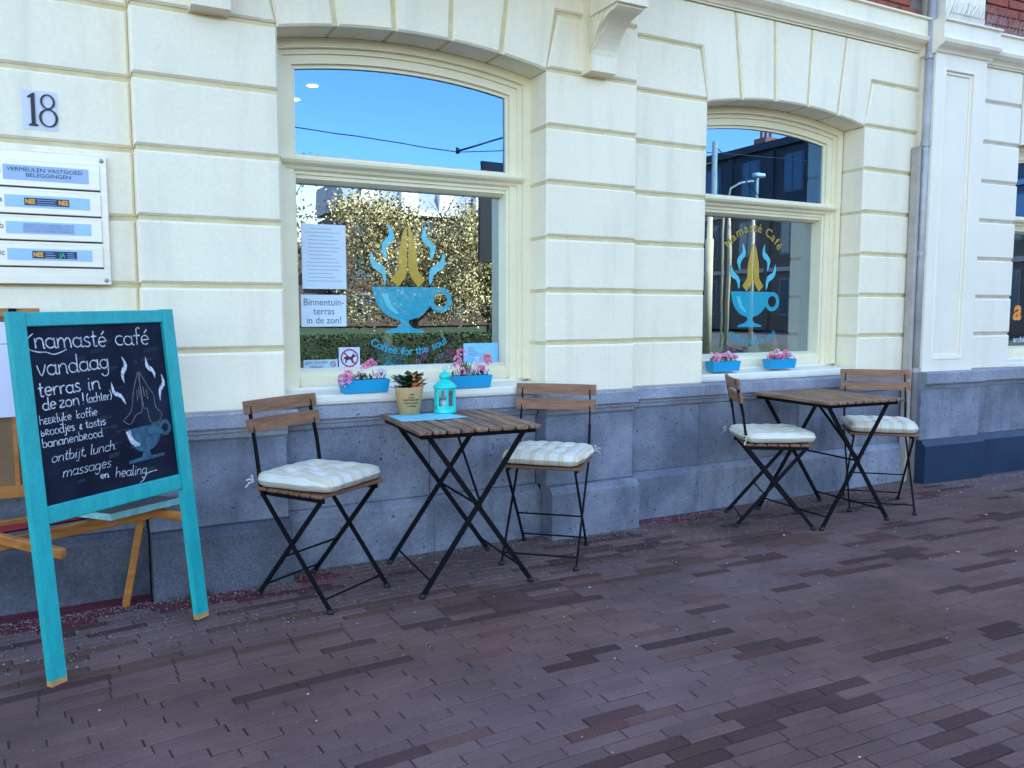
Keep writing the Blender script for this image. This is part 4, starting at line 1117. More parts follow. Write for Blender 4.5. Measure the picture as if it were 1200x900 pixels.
m_ = MB(); ring(m_, .056, 0, .013, .013, .003, .003, -.0012, -.0002, 16); m_.block([(.048, .007), (.050, .009), (.064, -.007), (.062, -.009)], -.0011, -.0002, 0); m_.build('ban_ring', M_signred, gh)
lb = empty('menu_card', (1.790, SY1 - .001, .926), label='light blue card standing in the lower right corner of the first window', cat='card')
MBB(-.100, .096, 0, .001, -.05, .05).build('sheet', mat('card_blue', (.16, .48, .78), .5, col2=(.28, .60, .84), vscale=9), lb)
m_ = MB()
for k in range(5): m_.box(-.075, -.075 + rr.uniform(.03, .06), -.0008, -.0001, .028 - k * .010, .0305 - k * .010)
m_.build('text_lines', M_inkgrey, lb)

# inside the rooms
for k, (x, y) in enumerate(((1.98, 3.05), (1.72, 2.75))):
    pass
SPX = ((1.736, 3.379), (1.704, 3.883))
def spot(x, y, lab):
    s = empty('ceiling_spot', (x, y, 2.998), label=lab, cat='ceiling lamp')
    m_ = MB(); m_.lathe([(0, -.006), (.045, -.006)], n=20); m_.build('lamp_disc', M_lamp, s)
    m_ = MB(); m_.lathe([(.045, -.006), (.055, -.008), (.058, 0)], n=20); m_.build('trim_ring', M_white, s)
spot(SPX[0][0], SPX[0][1], 'higher of two round ceiling spots glowing in the top light of the first window')
spot(SPX[1][0], SPX[1][1], 'lower of two round ceiling spots glowing in the top light of the first window')
ip = empty('indoor_pot_plant', (.90, .42, .76), label='leafy plant in a cream pot inside the lower left corner of the first window', cat='pot plant')
m_ = MB(); m_.lathe([(.0, 0), (.045, 0), (.060, .12), (.064, .14), (.056, .14), (.05, .12)], n=18); m_.build('pot', mat('cream_pot', (.55, .48, .28), .5), ip, True)
m_ = MB(); rl = random.Random(5)
for k in range(60):
    a = rl.uniform(0, 2 * PI); h = rl.uniform(.14, .30); r = rl.uniform(.01, .07); p = Vector((math.cos(a) * r, math.sin(a) * r, h)); q = Vector((math.cos(a + 1) * .02, math.sin(a + 1) * .02, .02))
    m_.poly([p, p + Vector((.018, .004, .01)), p + Vector((.02, 0, .035)), p + Vector((-.004, .003, .03))])
m_.build('foliage', M_leaf, ip)
vs = empty('teal_vase', (1.36, .45, .76), label='teal cylinder vase standing inside the first window below the cup', cat='vase')
m_ = MB(); m_.lathe([(0, 0), (.075, 0), (.085, .20), (.080, .205), (.07, .18)], n=24); m_.build('vase_body', M_teal, vs, True)
m_ = MB(); m_.tube([(.0, 0, .15), (-.02, .01, .26)], .012, 8, rs=[.012, .03]); m_.build('flower_head', mat('white_flower', (.8, .75, .55), .7), vs)
w2o = empty('white_figurine', (3.83, .47, .80), label='small white layered figurine inside the second window', cat='figurine')
m_ = MB(); m_.lathe([(0, 0), (.055, 0), (.045, .07), (.06, .075), (.035, .13), (.045, .135), (.02, .19), (0, .22)], n=14); m_.build('figurine_body', mat('figurine_white', (.62, .72, .78), .5), w2o, True)
w2p = empty('window_fern', (3.62, .50, .78), label='dark green fern in a teal pot inside the second window', cat='pot plant')
m_ = MB(); m_.lathe([(0, 0), (.05, 0), (.07, .09), (.06, .09)], n=16); m_.build('pot', M_teal, w2p, True)
m_ = MB()
for k in range(90):
    a = rl.uniform(0, 2 * PI); r = rl.uniform(.02, .16); h = .10 + .07 * math.sin(r / .16 * PI) + rl.uniform(0, .03)
    p = Vector((math.cos(a) * r, math.sin(a) * r * .6, h)); m_.poly([p, p + Vector((.016, 0, .006)), p + Vector((.03, .003, -.006)), p + Vector((.012, .002, -.012))])
m_.build('foliage', M_leaf, w2p)
bt = empty('amber_bottle', (4.03, .47, .78), label='amber glass bottle beside the figurine inside the second window', cat='bottle')
m_ = MB(); m_.lathe([(0, 0), (.026, 0), (.026, .14), (.010, .18), (.010, .23), (0, .23)], n=14); m_.build('bottle_body', mat('amber', (.45, .26, .04), .2), bt, True)
ct = empty('window_shelf', (0, .37, 0), label='low wooden display shelf inside the cafe behind both windows', cat='shelf')
MBB(.72, 2.02, 0, .30, .72, .76).build('shelf_board', M_dark, ct); MBB(3.07, 4.38, 0, .30, .74, .78).build('shelf_board', M_dark, ct)

# ------------------------------------------------------------------ flower boxes on the sills
def flower_box(x, y, z, L, label, seed, style):
    r = random.Random(seed)
    root = empty('flower_box', (x, y, z), label=label, cat='flower box', group='blue flower boxes on the window sills')
    h = .058; wd = .075
    m_ = MB(); 
    o = [(-L / 2, -wd / 2), (L / 2, -wd / 2), (L / 2, wd / 2), (-L / 2, wd / 2)]; s_ = .90
    for k in range(4):
        a, b2 = o[k], o[(k + 1) % 4]
        m_.poly([(a[0] * s_, a[1] * s_, 0), (b2[0] * s_, b2[1] * s_, 0), (b2[0], b2[1], h), (a[0], a[1], h)])
        m_.poly([(a[0] * .94, a[1] * .82, h), (b2[0] * .94, b2[1] * .82, h), (b2[0] * .9, b2[1] * .8, h - .02), (a[0] * .9, a[1] * .8, h - .02)])
        m_.poly([(a[0], a[1], h), (b2[0], b2[1], h), (b2[0] * .94, b2[1] * .82, h), (a[0] * .94, a[1] * .82, h)])
    m_.poly([(x_ * s_, y_ * s_, 0) for x_, y_ in o])
    m_.build('trough', M_boxblue, root)
    MBB(-L / 2 * .9, L / 2 * .9, -wd / 2 * .8, wd / 2 * .8, h - .03, h - .012).build('soil', M_soil, root)
    m_ = MB()
    def leaf(p, d, l, w, mi):
        p = Vector(p); d = Vector(d).normalized(); s2 = d.cross(Vector((r.uniform(-1, 1), r.uniform(-1, 1), r.uniform(.2, 1)))).normalized() * w
        m_.poly([p, p + d * l * .45 + s2, p + d * l, p + d * l * .45 - s2], mi)
    for k in range(int(L * 260)):
        px_ = r.uniform(-L / 2 * .9, L / 2 * .9); py_ = r.uniform(-wd * .3, wd * .3)
        leaf((px_, py_, h - .01 + r.uniform(0, .02)), (r.uniform(-.6, .6), r.uniform(-.6, .3), 1), r.uniform(.02, .038), r.uniform(.003, .007), r.choice([0, 0, 1, 2, 3]))
    if style == 'big':
        for (lx, n_) in ((-.02, 4), (-.06, 2)):
            for k in range(n_): leaf((lx + r.uniform(-.02, .02), 0, h), (r.uniform(-.8, .8), -.2, 1), .075, .011, 1)
    m_.build('foliage', [M_leaf, M_leafy, mat('silver_leaf', (.38, .40, .46), .6), mat('dark_stem', (.03, .02, .03), .6)], root)
    def flower(cx, cy, cz, rad, m, nm='flower'):
        f = MB()
        for k in range(24):
            th, ph = r.uniform(0, 2 * PI), r.uniform(-.5, 1.4)
            n_ = Vector((math.cos(th) * math.cos(ph), math.sin(th) * math.cos(ph), math.sin(ph))); p = n_ * rad * .45
            t_ = n_.cross(Vector((r.uniform(-1, 1), r.uniform(-1, 1), .3))).normalized() * rad * .42; b2 = n_.cross(t_).normalized() * rad * .3
            f.poly([p, p + t_ + n_ * rad * .35, p + n_ * rad * .62 + b2 * .6, p - t_ * .8 + n_ * rad * .35])
        f.build(nm, m, root, loc=(cx, cy, cz))
    return root, flower
fb, fl_ = flower_box(1.098, .075, .775, .222, 'blue flower box left of the kraft pot on the first window sill', 1, 'low')
for a in ((-.100, -.03, .060, .032), (-.085, -.035, .082, .024), (-.108, -.03, .040, .020)): fl_(*a, M_pink)
for a in ((.035, 0, .125, .026), (.018, .01, .118, .020)): fl_(*a, M_pink)
for a in ((.0, 0, .112, .018), (.055, -.02, .075, .014), (.07, 0, .082, .012)): fl_(*a, M_pinkl)
for a in ((.075, 0, .095, .014), (.09, .0, .088, .012), (-.03, 0, .08, .011), (.088, -.02, .070, .012)): fl_(*a, M_wpetal)
fb, fl_ = flower_box(1.625, .075, .775, .205, 'blue flower box with tall pink and peach flowers right of the lantern', 2, 'big')
for a in ((-.045, 0, .165, .024), (-.065, 0, .135, .022), (-.070, 0, .105, .020), (-.055, -.03, .078, .022), (.050, -.02, .085, .024), (.092, -.01, .115, .022), (.080, 0, .142, .018)): fl_(*a, M_pink)
for a in ((-.06, 0, .12, .016), (.04, 0, .10, .014), (.088, 0, .125, .018), (.07, 0, .128, .012)): fl_(*a, M_pinkl)
fl_(.095, 0, .142, .020, mat('peach_petal', (.9, .36, .22), .6))
for a in ((-.10, .01, .10, .016), (.03, 0, .125, .014), (.045, .01, .135, .012), (.0, 0, .09, .012), (-.02, 0, .07, .012), (.015, 0, .075, .010)): fl_(*a, M_wpetal)
for (x, w_, lab, sd_) in ((3.325, .215, 'blue flower box under the golden hands, left one of the second window sill', 3), (3.785, .215, 'blue flower box on the right of the second window sill', 4)):
    fb, fl_ = flower_box(x, .185, .787, w_, lab, sd_, 'low'); r = random.Random(sd_)
    for k in range(17):
        fl_(r.uniform(-.085, .09), r.uniform(-.03, .02), r.uniform(.055, .105), r.uniform(.014, .023), r.choice([M_pink, M_pinkl, M_wpetal, M_pink, M_pinkl]))

# ------------------------------------------------------------------ bistro furniture
def foot(mb, x, y, z=0.0): mb.lathe([(0, 0), (.013, 0), (.014, .010), (.010, .018), (0, .018)], x, y, 10)
def make_chair():
    root = empty('bistro_chair')
    SZ = .438
    for sx in (-1, 1):
        X = sx * .170
        # long upright: back top -> seat back -> front foot
        m_ = MB()
        m_.bar((X * .97, -.215, .785), (X, -.175, .60), .016, .006, (1, 0, 0))
        m_.bar((X, -.175, .60), (X, -.160, .50), .012, .011, (1, 0, 0)); m_.bar((X, -.160, .50), (X, -.150, .43), .018, .006, (1, 0, 0)); m_.bar((X, -.150, .43), (X, .195, .012), .018, .007, (1, 0, 0))
        l = m_.build('long_leg', M_black, root)
        f = MB(); foot(f, X, .198); f.build('rubber_foot', M_rubber, l, True)
        Xi = sx * .156
        m_ = MB(); m_.bar((Xi, .150, .425), (Xi, -.192, .012), .018, .007, (1, 0, 0)); l = m_.build('short_leg', M_black, root)
        f = MB(); foot(f, Xi, -.196); f.build('rubber_foot', M_rubber, l, True)
        MB().bar((Xi, -.165, .426), (Xi, .165, .426), .018, .006, (1, 0, 0)).build('seat_rail', M_black, root)
    for y, z, x in ((.168, .050, .170), (-.165, .048, .156), (-.052, .180, .156)):
        MB().tube([(-x, y, z), (x, y, z)], .0042, 6).build('stretcher', M_black, root)
    # seat slats (lateral)
    n = 6; wd = .330 / n
    for k in range(n):
        y0 = -.165 + k * .345 / n
        MB().cbox(-.185, .185, y0, y0 + wd - .004, SZ, SZ + .014, .004).build('seat_slat', M_wood, root)
    for z0, yy in ((.735, -.208), (.664, -.192)):
        m_ = MB(); N = 8
        for k in range(N):
            xa, xb = -.195 + .39 * k / N, -.195 + .39 * (k + 1) / N
            fa, fb_ = -.016 * (1 - (xa / .195) ** 2), -.016 * (1 - (xb / .195) ** 2)
            i = len(m_.v)
            for x_, f_ in ((xa, fa), (xb, fb_)):
                m_.v += [(x_, yy + f_, z0), (x_, yy + f_ - .008, z0 + .052), (x_, yy + f_ + .007, z0 + .053), (x_, yy + f_ + .013, z0 + .001)]
            for j in range(4): m_.f.append((i + j, i + (j + 1) % 4, i + 4 + (j + 1) % 4, i + 4 + j)); m_.m.append(0)
            if k == 0: m_.f.append((i, i + 1, i + 2, i + 3)); m_.m.append(0)
            if k == N - 1: m_.f.append((i + 7, i + 6, i + 5, i + 4)); m_.m.append(0)
        m_.build('back_slat', M_wood_lt, root)
    return root
def make_cushion():
    rc_ = random.Random(9); N = 28; Wc, Dc, T = .380, .380, .062
    m_ = MB()
    def pt(i, j, top):
        u, v = i / N * 2 - 1, j / N * 2 - 1
        e = max(0, (1 - abs(u) ** 5)) * max(0, (1 - abs(v) ** 5)); rise = e ** .22
        cr = 1 - .085 * abs(u * v) ** 4
        wv = 1 + .014 * math.sin(u * 9 + 1) * (abs(v) > .5) + .014 * math.sin(v * 8) * (abs(u) > .5)
        x, y = u * Wc / 2 * cr * wv, v * Dc / 2 * cr * wv
        dip = sum(math.exp(-((u - a) ** 2 + (v - b2) ** 2) / .030) for a, b2 in ((-.38, -.38), (.38, -.38), (-.38, .38), (.38, .38), (0, 0)))
        rip = .05 * math.sin(u * 17 + math.sin(v * 5)) * abs(v) ** 2 + .05 * math.sin(v * 15 + 1 + u * 3) * abs(u) ** 2
        z = T * (.50 + (.50 * rise * (1 - .95 * dip) + 1.6 * rip * e if top else -.5 * rise * (1 - .1 * dip)))
        return (x, y, z)
    for top in (True, False):
        i0 = len(m_.v)
        for j in range(N + 1):
            for i in range(N + 1): m_.v.append(pt(i, j, top))
        for j in range(N):
            for i in range(N):
                a = i0 + j * (N + 1) + i; f = (a, a + 1, a + N + 2, a + N + 1); m_.f.append(f if top else tuple(reversed(f))); m_.m.append(0)
    root = m_.build('seat_cushion', M_cush, None, True)
    for sx in (-1, 1):
        t = MB(); X = sx * .178
        for a, l in ((.3, .028), (-.5, .035), (1.9, .03)):
            d = Vector((sx * math.cos(a) * .5, -.4, math.sin(a) * .8)).normalized() * l
            p = Vector((X, -.185, .018)); t.tube([p, p + d * .5 + Vector((0, 0, .010)), p + d], .004, 5, rs=[.004, .003, .0045])
        t.build('tie', M_tie, root, True)
    return root
chair0 = make_chair(); cush0 = make_cushion()
specs = [
    ((.807, -.252), R(-57.5), 'wooden slat folding chair nearest the chalkboard, left of the table with the lantern', 'striped seat cushion on the folding chair nearest the chalkboard', 5, .0),
    ((1.868, -.250), R(-131.8), 'wooden slat folding chair between the lantern table and the stone pilaster base', 'striped seat cushion on the folding chair beside the stone pilaster', -4, .01),
    ((3.245, -.280), R(-34), 'folding chair seen from its side, left of the far empty table', 'pale seat cushion on the folding chair left of the far empty table', 8, .0),
    ((4.070, -.320), R(-133), 'folding chair at the far right in front of the downpipe, behind the empty table', 'striped seat cushion on the farthest right folding chair by the downpipe', 0, .0)]
for k, ((x, y), fa, lab, clab, tw, off_) in enumerate(specs):
    c = chair0 if k == 0 else copy_tree(chair0); q = cush0 if k == 0 else copy_tree(cush0)
    c.location = (x, y, 0); c.rotation_euler = (0, 0, fa - PI / 2)
    tag(c, lab, 'chair', 'folding bistro chairs on the terrace')
    q.location = (x + off_, y, .4525); q.rotation_euler = (0, 0, fa - PI / 2 + R(tw)); tag(q, clab, 'cushion', 'striped cushions on the chairs')
def make_table():
    root = empty('bistro_table'); H = .677; Wx, Wy = .265, .300
    # slats along y
    n = 9; wd = 2 * Wx / n
    for k in range(n):
        x0 = -Wx + k * wd
        MB().cbox(x0 + .003, x0 + wd - .0055, -Wy, Wy, H - .016, H, .0035).build('table_slat', M_woody, root)
    for sy in (-1, 1):
        Y = sy * (Wy - .045)
        MBB(-Wx + .02, Wx - .02, Y - .008, Y + .008, H - .036, H - .0161).build('top_rail', M_black, root)
    for sx in (-1, 1): MBB(sx * (Wx - .022) - .003, sx * (Wx - .022) + .003, -Wy + .03, Wy - .03, H - .034, H - .0162).build('side_rail', M_black, root)
    for sy in (-1, 1):
        yt, yb = sy * (Wy - .065) - .0, sy * .243
        for sx in (-1, 1):
            o_ = .006 * sx
            m_ = MB(); m_.bar((-sx * .205, yt + o_, H - .03), (sx * .238, yb + o_, .012), .020, .009, (0, 1, 0)); l = m_.build('leg', M_black, root)
            f = MB(); foot(f, sx * .241, yb + o_); f.build('rubber_foot', M_rubber, l, True)
    for sx in (-1, 1): MB().tube([(sx * .205, -.243, .065), (sx * .205, .243, .065)], .0045, 6).build('stretcher', M_black, root)
    MB().tube([(0.015, -.243, .345), (.015, .243, .345)], .005, 6).build('stretcher', M_black, root)
    MB().bar((.02, .10, H - .03), (.017, -.235, .35), .016, .004, (1, 0, 0)).build('brace', M_black, root)
    return root
tb = make_table(); tb.location = (1.395, -.285, 0); tb.rotation_euler = (0, 0, R(-4)); tag(tb, 'folding table with wooden slats carrying the turquoise lantern and kraft pot', 'table', 'folding bistro tables on the terrace')
tb2 = copy_tree(tb); tb2.location = (3.605, -.325, 0); tb2.rotation_euler = (0, 0, R(-4)); tag(tb2, 'empty folding table with wooden slats under the second window', 'table', 'folding bistro tables on the terrace')
TT = .677
# leaflets
for k, (x, y, a, lab) in enumerate(((1.215, -.160, -3, 'light blue leaflet under the kraft pot on the near table'), (1.345, -.175, 8, 'light blue leaflet under the lantern on the near table'))):
    o = MB().cbox(-.075, .075, -.105, .105, 0, .0015, .0004).build('leaflet', M_leaflet); o.location = (x + .02, y, TT + .0005 + k * .0017); o.rotation_euler = (0, 0, R(a)); tag(o, lab, 'leaflet')
# kraft pot with plant
kp = empty('kraft_pot', (1.268, -.045, TT + .0035), label='brown kraft paper pot with printed text, dark leaves and orange tag on the near table', cat='pot plant')
m_ = MB(); m_.lathe([(0, .0), (.047, 0), (.064, .118), (.066, .122), (.062, .122), (.058, .10), (0, .10)], n=26); m_.build('paper_pot', M_kraft, kp, True)
m_ = MB(); m_.lathe([(0, .104), (.058, .104)], n=20); m_.build('soil', M_soil, kp)
def wrap(cxa, rad0):   # wrap flat text round the tapered pot facing the viewer
    def f(X, Y, Z):
        r_ = .047 + (.064 - .047) * Z / .118 + .0008 - Y * .0; a = R(-100) + X / r_ * .9
        return (r_ * math.cos(a), r_ * math.sin(a), Z)
    return f
m_ = MB()
for t, z, s_ in (('I AM', .088, .012), ('a little pot', .076, .008), ('MADE FROM PAPER', .064, .0095), ('BAG FOR PLANTS', .050, .009), ('TO GROW', .036, .010)):
    text_mb(t, s_, m_, (0, z), 0, 0, 'CENTER', 0, .0, map3=wrap(0, 0), off=.0003)
m_.build('printed_text', M_ink, kp)
m_ = MB(); rp = random.Random(8)
for k in range(110):
    a = rp.uniform(0, 2 * PI); r = rp.uniform(0, .055); base_ = Vector((math.cos(a) * r, math.sin(a) * r, .105 + rp.uniform(0, .06))); d = Vector((math.cos(a), math.sin(a), rp.uniform(.1, 1.2))).normalized(); s2 = d.cross(Vector((0, 0, 1))).normalized() * .018
    l = rp.uniform(.035, .055); m_.poly([base_, base_ + d * l * .5 + s2, base_ + d * l - Vector((0, 0, .006)), base_ + d * l * .5 - s2])
m_.build('foliage', mat('dark_leaf', (.012, .045, .018), .4), kp)
tg = MB().cbox(-.030, .030, -.001, .001, 0, .072, .0005).build('plant_tag', M_tag, kp); tg.location = (.022, -.050, .108); tg.rotation_euler = (R(-8), R(4), R(24))
m_ = MB()
for k in range(14):
    a = k * .9; m_.poly([(0, 0, 0), (.012 * math.cos(a), -.004, .012 * math.sin(a)), (.012 * math.cos(a + .7), -.006, .012 * math.sin(a + .7))])
m_.build('pink_bloom', M_pinkl, kp, loc=(-.004, -.050, .118))
# lantern
ln = empty('lantern', (1.425, -.085, TT + .005), label='turquoise metal lantern with domed top and six glass sides on the near table', cat='lantern')
n6 = 6; rr6 = .045
m_ = MB(); m_.lathe([(0, 0), (.050, 0), (.052, .004), (.047, .014), (.047, .018), (0, .018)], n=24); m_.build('base', M_turq_l, ln, True)
for k in range(6):
    a = k * PI / 3 + .35; x, y = rr6 * math.cos(a), rr6 * math.sin(a)
    MB().cbox(x - .0045, x + .0045, y - .0045, y + .0045, .018, .112, .001).build('post', M_turq_l, ln)
    a2 = a + PI / 3; x2, y2 = rr6 * math.cos(a2), rr6 * math.sin(a2); s_ = .94
    p = MB(); p.poly([(x * s_, y * s_, .02), (x2 * s_, y2 * s_, .02), (x2 * s_, y2 * s_, .11), (x * s_, y * s_, .11)]); p.build('glass_pane', M_lglass, ln)
    q = MB(); q.bar((x, y, .024), (x2, y2, .024), .012, .006, (math.cos(a), math.sin(a), 0)); q.build('crossbar', M_turq_l, ln)
    q = MB(); q.bar((x, y, .108), (x2, y2, .108), .010, .006, (math.cos(a), math.sin(a), 0)); q.build('crossbar', M_turq_l, ln)
m_ = MB(); m_.lathe([(.049, .110), (.056, .113), (.053, .120), (.043, .133), (.028, .142), (.019, .146), (.019, .150), (.026, .156), (.028, .164), (.024, .174), (.014, .182), (.008, .184), (.005, .190), (.007, .194), (0, .198)], n=26); m_.build('domed_roof', M_turq_l, ln, True)
for k in range(4):
    a = R(-100) + k * R(35); MB().tube([(.024 * math.cos(a), .024 * math.sin(a), .160), (.029 * math.cos(a), .029 * math.sin(a), .160)], .0025, 8).build('vent_hole', M_ink, ln)
m_ = MB(); m_.lathe([(0, .018), (.022, .018), (.022, .055), (0, .055)], n=16); m_.build('candle', mat('candle_wax', (.7, .72, .70), .5), ln, True)
m_ = MB(); tor = [(.013 * math.cos(R(a)), 0, .199 + .011 * math.sin(R(a))) for a in range(-30, 211, 20)]; m_.tube(tor, .0012, 5); m_.build('hanging_ring', M_turq_l, ln, True)

# ------------------------------------------------------------------ the street mirrored in the glass (behind the camera)
def tree(x, y, h, rad, zc, nb, lab, seed, nl=3, bm_=.010):
    r = random.Random(seed); root = empty('blossom_tree', (x, y, -.03), label=lab, cat='tree', group='blossoming trees across the street')
    m_ = MB(); m_.tube([(0, 0, 0), (.04, .02, h * .2), (0, .03, h * .35), (.03, 0, h * .6)], .12, 8, rs=[.14, .11, .09, .04])
    ends = []
    for k in range(26):
        a = r.uniform(0, 2 * PI); z0 = h * r.uniform(.18, .5); l = rad * r.uniform(.6, 1)
        e = Vector((math.cos(a) * l, math.sin(a) * l, z0 + r.uniform(.1, .55) * h)); s_ = Vector((0, 0, z0)); mid = (s_ + e) / 2 + Vector((0, 0, .15))
        m_.tube([s_, mid, e], .03, 5, rs=[.035, .02, .006]); ends.append((s_, mid, e))
    m_.build('trunk', M_bark, root)
    c = MB(); f = MB(); cl = [Vector((math.cos(a) * q_, math.sin(a) * q_, zc + z_)) for a, q_, z_ in [(r.uniform(0, 2 * PI), rad * math.sqrt(r.random()) * .9, r.uniform(-.5, .5) * h * .62) for _ in range(55)]]
    for k in range(nb):
        cc = r.choice(cl); p = cc + Vector((r.gauss(0, .22), r.gauss(0, .22), r.gauss(0, .2)))
        s_ = r.uniform(.5, 1.4) * bm_ * 2.4
        n_ = Vector((r.uniform(-1, 1), r.uniform(-1, 1), r.uniform(-1, 1))).normalized(); t_ = n_.orthogonal().normalized() * s_; b2 = n_.cross(t_)
        mb = c if k % nl else f
        mb.poly([p + t_, p + b2, p - t_, p - b2 * .8])
    c.build('crown', M_bloss, root); f.build('foliage', M_tleaf, root)
tree(7.35, -15.3, 4.2, 2.1, 2.45, 36000, 'big white blossoming tree across the street, mirrored in the first window', 21, 2, .0115)
tree(9.8, -15.9, 4.2, 1.9, 2.4, 20000, 'white blossoming tree farther right across the street, mirrored by the first window edge', 22, 2, .0115)
tree(3.6, -15.2, 4.6, 1.35, 3.3, 2600, 'sparse white blossoming tree mirrored at the left edge of the first window', 23, 3, .016)
hd = MB(); rh = random.Random(4)
hd.box(.5, 13.5, -12.35, -11.65, -.03, .60, 1)
for k in range(12000):
    u = rh.random()
    p = Vector((rh.uniform(.5, 13.5), -11.65 + rh.gauss(0, .015) if u < .6 else rh.uniform(-12.35, -11.65), rh.uniform(0, .64) if u < .6 else .64 + rh.gauss(0, .02)))
    n_ = Vector((rh.uniform(-1, 1), rh.uniform(-1, 1), rh.uniform(-1, 1))).normalized(); t_ = n_.orthogonal().normalized() * .024; b2 = n_.cross(t_)
    hd.poly([p + t_, p + b2, p - t_, p - b2])
tag(hd.build('hedge', [M_hedge, mat('hedge_core', (.02, .03, .01), .9)]), 'low clipped green hedge across the road, mirrored at the foot of the first window', 'hedge')
# catenary pole with dark panel, strut and wire
cp = empty('tram_wire_pole', (8.50, -12.45, -.03), label='pale pole with side strut and dark panel, mirrored at the right of the first window', cat='pole')
MB().tube([(0, 0, 0), (0, 0, 9.5)], .085, 14).build('post', M_concrete, cp, True)
MB().tube([(-.03, 0, 5.05), (-1.2, 0, 4.63)], .02, 8).build('strut', M_wire, cp, True)
MB().tube([(-1.2, 0, 4.58), (-1.2, 0, 4.70)], .045, 8).build('insulator', M_wire, cp, True)
MB().cbox(-.68, -.10, .06, .14, 2.25, 4.45, .01).build('dark_panel', M_ink, cp)
tag(MB().tube([(-8, -12.45, 5.4), (3.75, -12.45, 4.76), (7.3, -12.45, 4.58), (12.6, -12.4, 5.2), (40, -13, 6)], .012, 6).build('overhead_wire', M_wire), 'thin black overhead wire crossing the sky in the first window reflection', 'wire')
cp2 = empty('catenary_mast', (13.45, -11.0, -.03), label='concrete catenary mast mirrored at the left side of the second window', cat='pole')
MB().tube([(0, 0, 0), (0, 0, 2.9), (0, 0, 2.9), (0, 0, 5.2)], .14, 14, rs=[.10, .10, .07, .06]).build('post', M_concrete, cp2, True)
MB().tube([(0, 0, 4.7), (-1.1, 0, 4.45)], .02, 6).build('bracket', M_wire, cp2); MB().tube([(0, 0, 5.1), (1.6, 0, 3.9)], .012, 6).build('stay_wire', M_wire, cp2)
cp3 = empty('wooden_mast', (14.6, -11.6, -.03), label='slimmer pale mast just right of the concrete mast in the second window reflection', cat='pole')
MB().tube([(0, 0, 0), (.05, 0, 2.7), (0, 0, 4.0)], .09, 12, rs=[.06, .055, .035]).build('post', M_concrete, cp3, True)
sl2 = empty('street_lamp', (19.65, -15.9, -.03), label='street lamp with curved arm and white head mirrored in the second window', cat='street lamp')
MB().tube([(0, 0, 0), (0, 0, 5.6)], .09, 12, rs=[.07, .05]).build('post', M_concrete, sl2, True)
MB().tube([(-1.3, 0, 0), (-1.3, 0, 4.6), (-1.15, 0, 5.1), (-.7, 0, 5.3), (-.15, 0, 5.4)], .035, 8).build('arm', M_concrete, sl2, True)
MB().cbox(-.14, .30, -.1, .1, 5.52, 5.66, .04).build('lamp_head', M_farw, sl2)
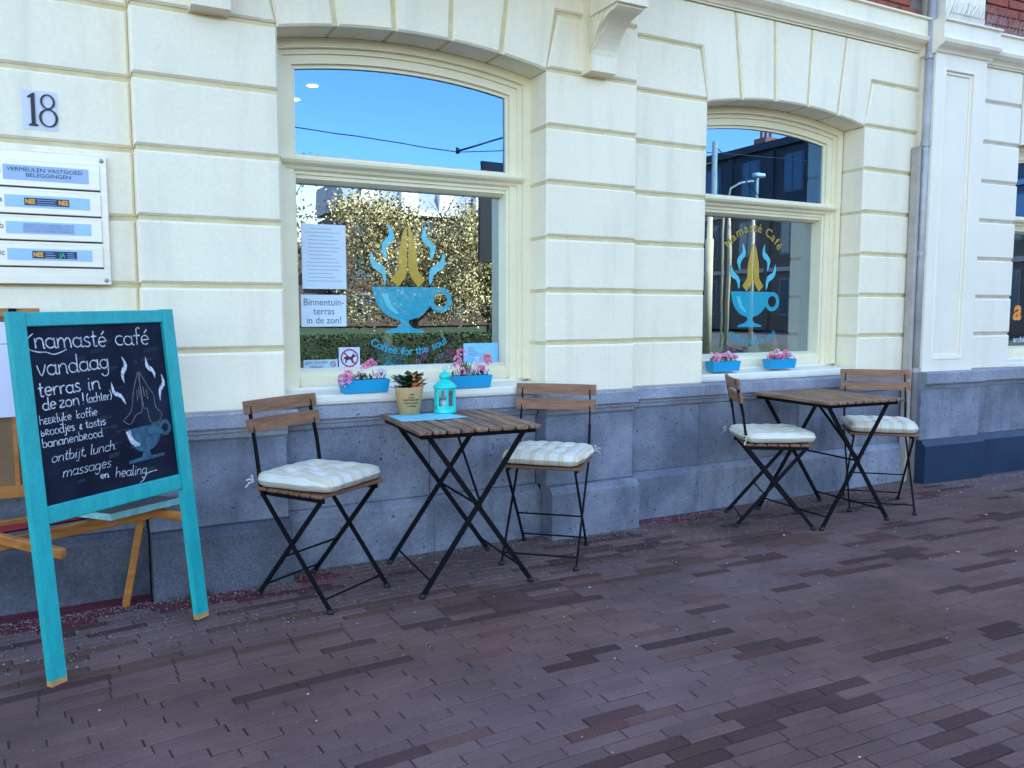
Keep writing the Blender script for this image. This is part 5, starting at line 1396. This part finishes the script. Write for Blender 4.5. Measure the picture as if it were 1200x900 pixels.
# buildings
def house(name, x0, y0, L, ang, H_, dep, mat_, lab, nwin, floors, roofm=None, mans=False, cat='building', seed=0, wy=.62, wf=None):
    root = empty(name, (x0, y0, -.03), ang, lab, cat)
    MBB(0, L, 0, dep, 0, H_).build('wall', mat_, root)
    fh = H_ / floors
    wm = None
    for f in range(floors):
        for k in range(nwin):
            cx = L * (k + .5) / nwin; z0 = f * fh + fh * .25; w_ = L / nwin * .22
            q = MBB(cx - w_, cx + w_, -.05, .02, z0, z0 + fh * wy); q = q.build('window', wf or M_farw, root)
            MBB(cx - w_ + .12, cx - .06, -.07, -.051, z0 + .12, z0 + fh * wy - .12).build('pane', M_farg, q); MBB(cx + .06, cx + w_ - .12, -.07, -.051, z0 + .12, z0 + fh * wy - .12).build('pane', M_farg, q)
    MBB(-.2, L + .2, -.35, .0, H_, H_ + .45).build('cornice', M_farw if mans else mat_, root)
    r = MB()
    if mans:
        pr = [(0, H_ + .451), (dep, H_ + .451), (dep - 1, H_ + 2.6), (1.0, H_ + 2.6)]
        r.v += [(0, y, z) for y, z in pr] + [(L, y, z) for y, z in pr]
        for k in range(4): r.f.append((k, (k + 1) % 4, 4 + (k + 1) % 4, 4 + k)); r.m.append(0)
        r.f += [(0, 1, 2, 3), (7, 6, 5, 4)]; r.m += [0, 0]
        rf = r.build('roof', roofm, root)
    else:
        rf = MBB(-.1, L + .1, .01, dep, H_ + .001, H_ + .25).build('roof', roofm or M_farz, root)
    return root, rf
# coordinates: front (-y local) must face the cafe, so the houses are turned round
m1, rf1 = house('mansard_house', 31.0, -56.0, 13.5, PI, 8.6, 9, M_far1, 'brick house with grey mansard roof mirrored behind the blossoming tree', 5, 3, M_farz, True, wf=mat('grey_trim', (.25, .24, .22), .6))
for k in range(4):
    dm = MBB(1.2 + k * 3.2, 2.6 + k * 3.2, -.10, 1.2, 9.1, 10.5).build('dormer', M_farw, rf1)
m2, rf2 = house('brick_terrace', 17.0, -60.0, 30, PI, 6.0, 9, M_far1, 'long low red brick terrace mirrored low at the left of the first window', 12, 2, M_chim, wf=mat('grey_trim', (.25, .24, .22), .6))
# dark tall block mirrored in the second window
dx, dy = 41.5 - 33.5, -28.0 + 37.5
m3, rf3 = house('dark_apartment_block', 36.7, -8.0, 48.0, -PI / 2, 10.8, 9, M_far2, 'dark brick apartment block with chimney mirrored in the second window', 14, 3, wf=mat('dull_window_frame', (.09, .12, .13), .6))  # near end lengthened across the road to darken the third window's reflection
for k in range(15): MBB(k * 3.43 - .18, k * 3.43 + .18, -.16, -.001, 0, 10.7).build('wall_pier', M_far2, m3)
for k in range(2): MBB(0, 48, -.13, -.002, 3.5 + k * 3.6, 3.75 + k * 3.6).build('string_course', mat('grey_trim', (.25, .24, .22), .6), m3)
chm = MBB(25.8, 26.8, 1.2, 2.2, 11.0, 12.0).build('chimney', M_chim, rf3)
for k in range(3): MB().tube([(25.95 + k * .35, 1.7, 12.0), (25.95 + k * .35, 1.7, 12.8)], .09, 8).build('chimney_pot', M_chim, rf3)
m4, rf4 = house('brown_side_house', 95, -75, 45, math.atan2(-14, -40), 10, 9, M_far1, 'brown brick house row far down the street in the reflection', 14, 3)
